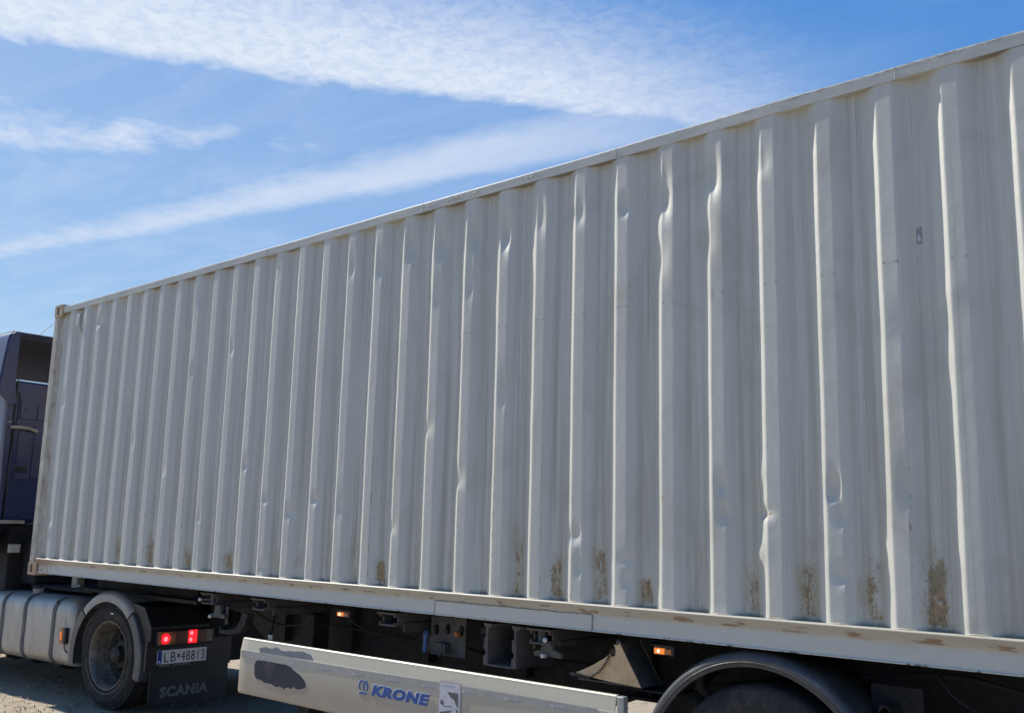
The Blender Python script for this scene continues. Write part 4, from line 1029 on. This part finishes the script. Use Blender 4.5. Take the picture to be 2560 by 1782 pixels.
# ribbed back face running away from the camera side
a_, c_ = Vector((6.128, 0, 1.090)), Vector((6.256, 0, .894))
mb = MB(); ny = [.036, .206]
mb.add([(a_.x, ny[0], a_.z), (c_.x, ny[0], c_.z), (c_.x, ny[1], c_.z), (a_.x, ny[1], a_.z), (a_.x - .006, ny[0], a_.z), (c_.x - .006, ny[0], c_.z), (c_.x - .006, ny[1], c_.z), (a_.x - .006, ny[1], a_.z)],
       [(0, 1, 2, 3), (7, 6, 5, 4), (0, 4, 5, 1), (3, 2, 6, 7), (0, 3, 7, 4), (1, 5, 6, 2)])
bk = mb.build('chock_back', M_chockend, ck)
for q in (.062, .100, .138, .176):
    p0 = a_.lerp(c_, .22); p1 = a_.lerp(c_, .74)
    sub(MB().tube([(p0.x + .004, q, p0.z), (p1.x + .004, q, p1.z)], .006, 6), 'chock_rib', M_frame, bk, smooth=True)
MB().box(5.865, 6.25, .036, .206, .890, .898).build('chock_base', M_chockend, ck, bevel=.002)
MB().prism([(5.822, .917), (5.850, .927), (5.875, .917), (5.86, .907), (5.83, .909)], 1, .020, .20).build('chock_toe', M_chockend, ck, bevel=.003)
MB().sphere((6.117, .040, 1.090), .015, 12).sphere((6.090, .044, 1.045), .017, 12).build('chock_knob', M_chockend, ck, smooth=True)
# chain: individual links hanging across the cream face
ch = root('chain', (6.0, .02, .9), 'rusty chain hanging across the cream wheel chock', 'chain')
cp = [Vector((6.088, .020, 1.058)), Vector((6.070, .019, 1.012)), Vector((6.050, .018, .982)), Vector((6.028, .018, .957)), Vector((5.995, .018, .930)), Vector((5.960, .018, .911)), Vector((5.915, .018, .908)), Vector((5.870, .019, .915)), Vector((5.845, .021, .922))]
L = []
for i in range(len(cp) - 1):
    for j in range(8): L.append(cp[i].lerp(cp[i + 1], j / 8))
acc = 0; last = L[0]; marks = [L[0]]
for q in L[1:]:
    acc += (q - last).length; last = q
    if acc >= .0165: marks.append(q); acc = 0
link_me = {}
for i in range(len(marks) - 1):
    p = marks[i]; q = marks[i + 1]; d = (q - p).normalized()
    up = Vector((0, 1, 0)) if i % 2 else d.cross(Vector((0, 1, 0))).normalized()
    sd = d.cross(up).normalized(); c = (p + q) / 2
    pts = [c + d * (.0105 * math.cos(t)) * 1.15 + sd * (.0052 * math.sin(t)) for t in np.linspace(0, 2 * PI, 13)]
    MB().tube(pts, .0021, 5, cap=False).build('link', M_chain, ch, smooth=True)

# ================================================================== tractor
TR = root('truck_tractor', (.394, .329, 0), 'navy blue truck tractor with silver fuel tank, coupled at the left end of the container', 'truck', rz=.08, world_parts=False)
R_ = .458
def tp_(mb, name, mat, **k): return mb.build(name, mat, TR, **k)
# wheels: twin rear pair near side, twin far side, front wheels under the cab
def truck_wheel(s, t0, sgn, twin, near):
    c = (s, R_)
    w0 = tp_(MB().lathe(tyre_prof(R_ - .010, .290, min(t0, t0 + sgn * .30), max(t0, t0 + sgn * .30)), c, 72), 'wheel', M_rubber, smooth=True)
    if near:
        tt = sub(tread_mb(R_ - .012, t0, t0 + .30, c, 60, 4), 'tread_blocks', M_tread, w0); tt['kind'] = 'stuff'
    y = t0
    rim = sub(MB().lathe([(.290, y + sgn * .030), (.297, y + sgn * .010), (.294, y + sgn * .002), (.286, y + sgn * .003), (.278, y + sgn * .014), (.262, y + sgn * .040), (.256, y + sgn * .058), (.254, y + sgn * .12), (.244, y + sgn * .145), (.236, y + sgn * .165)], c, 64), 'rim', M_rim, w0, smooth=True)
    disc = sub(MB().lathe([(.240, y + sgn * .160), (.228, y + sgn * .176), (.18, y + sgn * .185), (.14, y + sgn * .170), (.12, y + sgn * .150), (.115, y + sgn * .13), (.075, y + sgn * .12), (.070, y + sgn * .075), (.05, y + sgn * .06), (.001, y + sgn * .058)], c, 48), 'wheel_disc', M_rimdark, w0, smooth=True)
    if near:
        for i in range(10):
            a = 2 * PI * i / 10
            sub(MB().tube([(c[0] + .150 * math.cos(a), y + sgn * .172, c[1] + .150 * math.sin(a)), (c[0] + .150 * math.cos(a), y + sgn * .135, c[1] + .150 * math.sin(a))], .015, 6), 'wheel_nut', M_rimdark, w0)
            a += PI / 10
            if i % 2 == 0: sub(MB().lathe([(.001, y + .1805), (.030, y + .1795)], (c[0] + .205 * math.cos(a), c[1] + .205 * math.sin(a)), 14), 'hand_hole', M_hole, w0)
        # balance label on the sidewall and a worn pale rubbing ring
        a = math.radians(80)
        sub(MB().box(c[0] + .015, c[0] + .060, y - .012, y - .008, c[1] + .352, c[1] + .364), 'tyre_label', M_wht, w0)
        sub(MB().lathe([(.322, y - .0035), (.327, y - .0062), (.332, y - .0045)], c, 60, math.radians(190), math.radians(330)), 'scuff_ring', M_rim, w0, smooth=True)
        sub(MB().lathe([(.424, y + .0010), (.428, y - .0012), (.431, y + .0010)], c, 40, math.radians(135), math.radians(172)), 'scuff_ring', M_rim, w0, smooth=True)
    if twin:
        t1 = t0 + sgn * .33
        tp_(MB().lathe(tyre_prof(R_ - .004, .290, min(t1, t1 + sgn * .30), max(t1, t1 + sgn * .30)), c, 48), 'wheel', M_rubber, smooth=True)
truck_wheel(0, 0, 1, True, True)
truck_wheel(0, 2.45, -1, True, False)
truck_wheel(-3.75, .06, 1, False, False); truck_wheel(-3.75, 2.39, -1, False, False)
tp_(MB().tube([(0, .3, R_), (0, 2.1, R_)], .09, 14), 'axle', M_dark, smooth=True)
# chassis rails and everything dark between them
for t in (.80, 1.57):
    tp_(MB().box(-4.2, .60, t, t + .08, .70, .96), 'chassis_rail', M_dark, bevel=.004)
tp_(MB().box(-.25, .60, .88, 1.57, .72, .90), 'rear_cross_member', M_dark, bevel=.004)
tp_(MB().box(-.55, .35, .75, 1.70, .975, 1.03), 'fifth_wheel', M_dark, bevel=.01)
tp_(MB().box(-1.9, -.75, .25, 2.2, .935, .965), 'deck_plate', M_dark, bevel=.004)
tp_(MB().prism([(-.40, .966), (.35, .966), (.20, 1.02), (-.35, 1.05), (-.75, 1.02)], 1, .42, .75), 'inner_splash_guard', M_navyshell, bevel=.02)
tp_(MB().box(-1.28, -1.18, .33, .41, .96, 1.10), 'coupling_stand', M_beige, bevel=.004)
tp_(MB().sphere((-1.12, .32, .985), .017, 10), 'coupling_head', M_knob, smooth=True)
# fenders: rounded top piece plus straight-hanging front and rear pieces; they wrap inwards over both tyres
FC = (-.045, .425)
def fender(prof, a0, a1, n, name, mat=M_fend):
    return tp_(MB().lathe(prof, FC, n, math.radians(a0), math.radians(a1), closed=True), name, mat, smooth=True)
def fprof(R, skirt, rr=.050):
    out = [(R - skirt, -.012)]
    for i in range(6):
        a = math.radians(90 - 18 * i); 
    arc_ = [(R - rr + rr * math.sin(q), -.014 + rr - rr * math.cos(q)) for q in np.linspace(0, PI / 2, 7)]
    inn = [(p[0] - .006, p[1] + .006) for p in arc_[::-1]]
    return [(R - skirt, -.014)] + arc_ + [(R, .60), (R - .006, .60)] + inn + [(R - skirt, -.006)]
M_fendtop = generic('highlight_grey_fender_top', (.33, .335, .34), (.26, .265, .27), .24, 0, 4, (.36, .34, .30), .35, .08, .6)  # lighter plastic, with the missing sun highlight put into its pale tone
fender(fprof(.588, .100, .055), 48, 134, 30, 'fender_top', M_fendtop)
fender(fprof(.572, .085, .015), 136, 190, 16, 'fender_front')
fender(fprof(.575, .085, .015), -14, 46, 16, 'fender_rear')
far = lambda P_: [(r, 2.45 - y) for r, y in P_]
tp_(MB().lathe(far(fprof(.585, .095)), FC, 40, math.radians(-12), math.radians(190), closed=True), 'fender_far', M_fend, smooth=True)
# marker lamp with lead on the fender's front piece
ml = tp_(MB().box(-.712, -.668, -.030, .03, .495, .640), 'side_marker_lamp', M_black, bevel=.008)
sub(MB().prism(rnd_box_poly(-.770, -.712, .497, .638, .014, 3), 1, -.026, .018), 'amber_lens', M_amber_off, ml, bevel=.006)
sub(MB().tube([(-.745, -.027, .53), (-.745, -.030, .60)], .006, 8), 'bulb_glow', M_amber, ml, smooth=True)
tp_(MB().tube([(-.705, -.01, .50), (-.70, -.008, .455), (-.68, 0, .425), (-.655, .01, .42)], .0055, 6), 'lamp_lead', M_black, smooth=True)
# rear face: lamp cluster, number plate, mudflap
RS = .605
tp_(MB().box(.58, .604, -.01, .86, .38, .62), 'rear_mud_panel', M_black, bevel=.004)
tp_(MB().box(.585, .600, .62, 1.60, .40, .96), 'rear_cross_plate', M_dark, bevel=.004)
tp_(MB().prism([(s_[0], s_[1]) for s_ in rnd_box_poly(2.02, 2.44, .20, .90, .08, 4)], 0, -2.6, -.52), 'far_fuel_tank', M_dark)
tp_(MB().prism([(.30, .60), (.60, .60), (.60, .74), (.48, .90), (.30, .93)], 1, .02, .62), 'rear_fender_box', M_black, bevel=.01)
lc = tp_(MB().box(.604, .640, .062, .640, .575, .712), 'tail_lamp', M_black, bevel=.012)
def lens(t0, t1, z0, z1, mat, nm, d=.012, bev=.004):
    return sub(MB().box(.638, .638 + d, t0, t1, z0, z1), nm, mat, lc, bevel=bev)
lens(.072, .095, .592, .700, M_amber_off, 'amber_lens', .014)
lens(.097, .235, .592, .700, M_amber_off, 'amber_lens')
sub(MB().sphere((.648, .135, .642), .052, 14, (.12, 1, .95)), 'lit_glow', M_red, lc, smooth=True)
sub(MB().sphere((.657, .132, .640), .021, 12, (.3, 1, 1)), 'red_bulb', M_redhot, lc, smooth=True)
lens(.237, .362, .592, .700, M_redoff, 'red_lens')
lens(.364, .452, .590, .702, M_red, 'red_lens', .014)
sub(MB().sphere((.654, .390, .676), .017, 12, (.3, 1, 1)), 'red_bulb', M_redhot, lc, smooth=True)
sub(MB().sphere((.654, .385, .620), .017, 12, (.3, 1, 1)), 'red_bulb', M_redhot, lc, smooth=True)
lens(.454, .545, .592, .700, M_redoff, 'red_lens')
lens(.547, .612, .592, .700, M_lensgrey, 'clear_lens')
sub(MB().sphere((.653, .212, .683), .010, 10, (.3, 1, 1)).sphere((.653, .208, .606), .010, 10, (.3, 1, 1)), 'lens_screw', M_print, lc, smooth=True)
pz0, pz1 = .425, .540
PT0, PT1 = .095, .590
np_ = tp_(MB().box(.606, .612, PT0, PT1, pz0 + .002, pz1 + .002), 'number_plate', M_platewhite, bevel=.0015)
PF = ((.612, 0, 0), (0, 1, 0), (0, 0, 1), (1, 0, 0))
shape3('plate_band', rnd_box_poly(PT0 + .001, PT0 + .042, pz0 + .004, pz1, .003, 2), M_plateblue, np_, PF, .0008, .0006)
put_text('plate_lettering', 'PL', M_platewhite, np_, ((.612, PT0 + .008, pz0 + .012), (0, 1, 0), (0, 0, 1), (1, 0, 0)), .020, .03, 0, .026, .0016, True, .0005)
put_text('plate_lettering', 'LB', M_print, np_, ((.612, PT0 + .066, pz0 + .018), (0, 1, 0), (0, 0, 1), (1, 0, 0)), .080, -.004, 0, .115, .0008, True, .0008, 1.25)
shape3('plate_seal', [(PT0 + .198, pz0 + .048), (PT0 + .218, pz0 + .048), (PT0 + .218, pz0 + .078), (PT0 + .198, pz0 + .078)], M_print, np_, PF, .0008, .0006)
put_text('plate_lettering', '48813', M_print, np_, ((.612, PT0 + .232, pz0 + .018), (0, 1, 0), (0, 0, 1), (1, 0, 0)), .080, -.004, 0, .240, .0008, True, .0008, 1.15)
sub(MB().box(.606, .613, PT0 + .01, PT1 - .01, pz0 - .022, pz0 + .001), 'plate_holder', M_black, np_, bevel=.001)
shape3('holder_print', [(PT0 + .150, pz0 - .018), (PT0 + .320, pz0 - .018), (PT0 + .330, pz0 - .003), (PT0 + .165, pz0 - .003)], M_lensgrey, np_, ((.613, 0, 0), (0, 1, 0), (0, 0, 1), (1, 0, 0)), .0006, .0005)
put_text('holder_print', 'TIR SERWIS', M_label, np_, ((.613, PT0 + .020, pz0 - .017), (0, 1, 0), (0, 0, 1), (1, 0, 0)), .011, .02, 0, .105, .0006, True, .0004)
fl = tp_(MB().prism([(.042, .108), (.060, .100), (.82, .080), (.84, .095), (.84, .40), (.80, .415), (.09, .415), (.055, .395), (.042, .35)], 0, .595, .603), 'mudflap', M_black, bevel=.002)
put_text('flap_lettering', 'SCANIA', M_scan, fl, ((.603, .150, .150), Vector((0, 1, .004)), (0, 0, 1), (1, 0, 0)),   .090, .055, 0, .490, .0006, True, .0008, 1.08)
fl2 = tp_(MB().box(.595, .603, 1.62, 2.40, .10, .42), 'mudflap', M_black, bevel=.002)
tp_(MB().box(.604, .64, 1.80, 2.38, .58, .71), 'tail_lamp', M_redoff, bevel=.01)
tp_(MB().sphere((.606, .115, .385), .007, 8, (.5, 1, 1)).sphere((.606, .60, .385), .007, 8, (.5, 1, 1)), 'flap_bolt', M_frame, smooth=True)
# fuel tank: rounded box swept along the truck with four straps and a filler cap
tkp = []
for cy, cz, a0, r in ((.13, .765, 90, .13), (.115, .40, 180, .115), (.55, .36, 270, .08), (.55, .815, 0, .08)):
    for i in range(8):
        a = math.radians(a0 + 90 * i / 7); tkp.append((cy + r * math.cos(a), cz + r * math.sin(a)))
def tank_section(s, k):
    cy, cz = .315, .59
    return [(s, cy + (y - cy) * k + .005, cz + (z - cz) * k) for y, z in tkp]
ss = [(-2.62, .93), (-2.60, .985), (-2.575, 1.0), (-2.0, 1.0), (-1.4, 1.0), (-.70, 1.0), (-.645, .99), (-.622, .96), (-.612, .92)]
n = len(tkp); vs = []
for s_, k_ in ss: vs += tank_section(s_, k_)
fs = [(i * n + q, i * n + (q + 1) % n, (i + 1) * n + (q + 1) % n, (i + 1) * n + q) for i in range(len(ss) - 1) for q in range(n)] + [tuple(range(n))[::-1], tuple(range((len(ss) - 1) * n, len(ss) * n))]
tank = tp_(MB().add(vs, fs), 'fuel_tank', M_tank, smooth=True)
for s_ in (-2.42, -1.93, -1.495, -.955):
    mb = MB(); vs = []
    cy, cz = .315, .59
    for sx_ in (s_ - .026, s_ + .026):
        for kk in (1.0, 1.022):
            for y, z in tkp[:-1]: vs.append((sx_, cy + (y - cy) * kk + .005, cz + (z - cz) * kk))
    m_ = len(tkp) - 1
    fs = []
    for q in range(m_ - 1):
        fs += [(m_ + q, m_ + q + 1, 3 * m_ + q + 1, 3 * m_ + q), (q, q + 1, m_ + q + 1, m_ + q), (2 * m_ + q, 3 * m_ + q, 3 * m_ + q + 1, 2 * m_ + q + 1)]
    stp = sub(mb.add(vs, fs), 'strap', M_strap, tank, smooth=True)
    sub(MB().tube([(s_, .045, .868), (s_, .018, .845)], .012, 8), 'strap_bolt', M_strap, tank, smooth=True)
    sub(MB().prism([(.10, .292), (.20, .262), (.62, .262), (.62, .235), (.16, .235), (.09, .262)], 0, s_ - .03, s_ + .03), 'strap_foot', M_dark, tank, bevel=.004)
cap = sub(MB().tube([(-1.62, .19, .880), (-1.62, .18, .945)], .052, 20), 'filler_cap', M_beige, tank, smooth=True)
sub(MB().tube([(-1.62, .18, .945), (-1.62, .178, .962)], .046, 20), 'filler_cap_top', M_black, tank, smooth=True)
put_text('tank_stamp', 'ADBLUE', M_tank, tank, ((-.86, .0005, .62), (1, 0, 0), (0, 0, 1), (0, -1, 0)), .04, .0, 0, .13, .0005, True, .0018) if False else None
sub(MB().prism(rnd_box_poly(-.86, -.74, .655, .735, .008, 2), 1, .0005, .0035), 'stamped_field', M_tank, tank, bevel=.001)
for q in range(3):
    sub(MB().box(-.85, -.75, -.0015, .0008, .665 + q * .023, .670 + q * .023), 'stamped_line', M_tank, tank)
tp_(MB().box(-3.3, -2.72, .03, .55, .33, .88), 'battery_box', M_black, bevel=.02)
# cab: body with rear wall, curved roof deflector, side skin
CS = -2.10
cab = tp_(MB().prism([(CS, 1.60), (CS, 3.055), (CS - 2.05, 3.03), (CS - 2.18, 2.2), (CS - 2.22, 1.0), (CS - 2.22, .75), (CS - 1.2, .80), (CS - .9, 1.25), (CS - .3, 1.45)], 1, -.02, 2.44), 'cab_body', M_navy, bevel=.03, seg=3)
tp_(MB().prism([(CS - .03, 1.25), (CS - .03, 3.02), (CS - 1.98, 3.00), (CS - 2.12, 2.2), (CS - 2.15, 1.3)], 1, -.050, -.018), 'cab_side_skin', M_cabside, bevel=.008)
tp_(MB().prism([(CS - 1.15, 1.3), (CS - 1.2, 2.9), (CS - 1.9, 2.9), (CS - 2.05, 2.2), (CS - 2.05, 1.3)], 1, -.058, -.049), 'door', M_cabside, bevel=.004)
tp_(MB().box(CS - 2.26, CS - 2.0, -.04, 2.48, .26, .78), 'front_bumper', M_navy, bevel=.04)  # out of view; added to keep sun off the ground beneath the cab
# corner pillar between rear wall and side
tp_(MB().prism([(-.075, 1.60), (-.045, 1.60), (-.03, 2.2), (-.035, 3.06), (-.110, 3.10), (-.100, 2.5)], 0, CS - .06, CS + .012), 'corner_pillar', M_navy2, bevel=.008)
tp_(MB().prism([(-.022, 1.62), (-.008, 1.62), (-.010, 3.06), (-.024, 3.06)], 0, CS, CS + .006), 'rear_seal', M_black)
# deflector: near wing with a sweeping outline, hollow shell sloping down to the front, far wing
wing = [(-.235, 2.90), (-.225, 3.05), (-.21, 3.20), (-.195, 3.34), (-.185, 3.44), (-.175, 3.49), (-.158, 3.525), (-.130, 3.550), (-.095, 3.560)]
mb = MB()
def shell_y(z): return np.interp(z, [p[1] for p in wing], [p[0] for p in wing])
zz = [2.95, 3.05, 3.2, 3.34, 3.44, 3.49, 3.525, 3.550, 3.560]
secs = []
for s_, dz_, din in ((CS + .02, 0, 0), (CS - .5, -.015, .0), (CS - 1.2, -.06, .02), (CS - 1.85, -.15, .08)):
    outer = [(s_, shell_y(z) + din, 3.02 + (z - 3.02) * (1 + dz_ * 1.8)) for z in zz]
    inner = [(s_, shell_y(z) + din + .075 + (.05 if z < 3.3 else 0), 3.02 + (min(z, 3.525) - 3.02) * (1 + dz_ * 1.8)) for z in zz[::-1]]
    secs.append(outer + inner)
n = len(secs[0]); vs = [p for s_ in secs for p in s_]
fs = [(i * n + q, i * n + (q + 1) % n, (i + 1) * n + (q + 1) % n, (i + 1) * n + q) for i in range(len(secs) - 1) for q in range(n)] + [tuple(range(n))[::-1], tuple(range(3 * n, 4 * n))]
tp_(mb.add(vs, fs), 'deflector_wing', M_cabside, smooth=True)
tp_(MB().prism([(p[0] + .012, p[1]) for p in wing] + [(-.06, 3.548), (-.06, 3.30), (-.06, 3.06), (-.03, 2.80), (-.10, 2.78)], 0, CS + .018, CS + .045), 'wing_edge', M_navy2, bevel=.010, seg=3)
tp_(MB().prism([(p[0], p[1]) for p in [(2.55, 3.02), (2.58, 3.3), (2.54, 3.55), (2.46, 3.55), (2.46, 3.02)]], 0, CS - 1.8, CS + .02), 'deflector_wing', M_cabside, bevel=.01)
# shell, seen from below and behind: dark and hollow
def top_z(t): return 3.558 + .014 * math.sin(PI * (t + .1) / 2.6)
mb = MB(); ts = np.linspace(-.13, 2.50, 22); rows = [(CS + .02, 0), (CS - .35, -.012), (CS - .9, -.07), (CS - 1.4, -.15), (CS - 1.78, -.235)]
vs = []
for th in (0, -.03):
    for s_, dz_ in rows:
        for t in ts: vs.append((s_, t, top_z(t) + dz_ + th))
nt = len(ts); nr = len(rows); H = nt * nr
fs = []
for i in range(nr - 1):
    for j in range(nt - 1):
        fs += [(i * nt + j, i * nt + j + 1, (i + 1) * nt + j + 1, (i + 1) * nt + j), (H + i * nt + j, H + (i + 1) * nt + j, H + (i + 1) * nt + j + 1, H + i * nt + j + 1)]
for j in range(nt - 1):
    fs += [(j, H + j, H + j + 1, j + 1), ((nr - 1) * nt + j, (nr - 1) * nt + j + 1, H + (nr - 1) * nt + j + 1, H + (nr - 1) * nt + j)]
tp_(mb.add(vs, fs), 'roof_deflector', M_navyshell, smooth=True)
tp_(MB().box(CS - 1.80, CS - 1.77, -.10, .17, 3.05, 3.33).box(CS - 1.80, CS - 1.77, .17, 2.46, 3.358, 3.41), 'deflector_front_lip', M_navyshell)
tp_(MB().prism([(-.06, 3.50), (-.02, 3.545), (2.44, 3.545), (2.44, 3.50)], 0, CS - .05, CS + .0), 'deflector_rim', M_navyshell, bevel=.004)
# rear wall furniture
rear = CS + .001
def rp(t0, t1, z0, z1, d, mat, nm, bev=.004): return tp_(MB().box(rear, rear + d, t0, t1, z0, z1), nm, mat, bevel=bev)
rp(.04, .215, 2.655, 2.835, .012, M_navy2, 'rear_panel'); rp(.222, 1.1, 2.655, 2.820, .012, M_navy2, 'rear_panel')
rp(.05, .20, 2.03, 2.53, .010, M_navy2, 'rear_panel'); rp(.22, 1.1, 2.05, 2.60, .006, M_navy2, 'rear_panel')
tp_(MB().lathe([(.001, 0), (.014, 0)], (0, 0), 12), 'rear_grommet', M_black) if False else None
tp_(MB().tube([(rear + .010, .085, 2.762), (rear + .016, .085, 2.762)], .014, 14), 'rear_grommet', M_black, smooth=True)
rp(.01, .185, 2.086, 2.176, .014, M_navy2, 'vent_surround', .006)
tp_(MB().box(rear + .014, rear + .020, .022, .172, 2.098, 2.164), 'air_vent', M_black, bevel=.003)
tp_(MB().tube([(rear + .035, -.055, 2.555), (rear + .045, .05, 2.562), (rear + .045, .14, 2.556), (rear + .035, .225, 2.535)], .017, 10), 'grab_bar', M_beige, smooth=True)
tp_(MB().tube([(rear + .02, -.09, 2.61), (rear + .02, -.045, 2.61)], .008, 8), 'latch', M_beige, smooth=True)
tp_(MB().tube([(rear + .015, .0, 2.93), (rear + .015, .025, 2.85), (rear + .015, .012, 2.62), (rear + .015, -.01, 2.5), (rear + .015, .0, 2.44), (rear + .015, -.02, 2.3), (rear + .015, -.03, 1.95)], .006, 6), 'rear_cable', M_black, smooth=True)
tp_(MB().tube([(rear + .02, .07, 1.60), (rear + .03, .11, 1.67), (rear + .02, .14, 1.60)], .004, 6), 'rear_hook', M_black, smooth=True)
tp_(MB().prism([(CS - 1.32, 2.02), (CS - 1.34, 2.72), (CS - 1.84, 2.72), (CS - 1.99, 2.02)], 1, -.062, -.057), 'side_window', M_glass, bevel=.002)
tp_(MB().box(CS - 1.36, CS - 1.24, -.085, -.058, 1.74, 1.78), 'door_handle', M_black, bevel=.006)
tp_(MB().box(CS - .06, CS + .06, -.12, .185, 1.572, 1.606), 'cab_sill', M_beige, bevel=.006)
# below the cab: catwalk gear, air tanks, silencer, label
tp_(MB().box(CS - 1.0, CS - .05, .10, 2.35, .75, 1.56), 'engine_bay', M_dark, bevel=.02)
tp_(MB().box(CS - .05, CS + .25, .25, 2.2, .96, 1.40), 'gear_cabinet', M_dark, bevel=.03)
tp_(MB().box(CS + .252, CS + .256, .085 + .20, .177 + .20, 1.285, 1.36), 'equipment_label', M_label) if False else None
tp_(MB().box(rear - .03, rear + .03, .08, .18, 1.278, 1.362), 'equipment_label', M_label, bevel=.002)
tp_(MB().prism([(.21, 1.565), (.30, 1.605), (.40, 1.575), (.36, 1.555)], 0, CS, CS + .10), 'folded_cover', M_strap, bevel=.006)
tp_(MB().tube([(CS + .1, .3, 1.15), (CS + .3, .5, 1.25), (CS + .5, .9, 1.2), (CS + .9, 1.1, 1.05)], .018, 8), 'coiled_air_line', M_black, smooth=True)
tp_(MB().tube([(-1.95, .72, 1.12), (-.95, .72, 1.12)], .10, 18), 'air_tank', M_dark, smooth=True)
# whip aerial over the roof
tp_(MB().tube([(CS - .5, .30, 3.55), (CS - .28, .62, 3.95)], .0028, 5), 'aerial', M_strap)
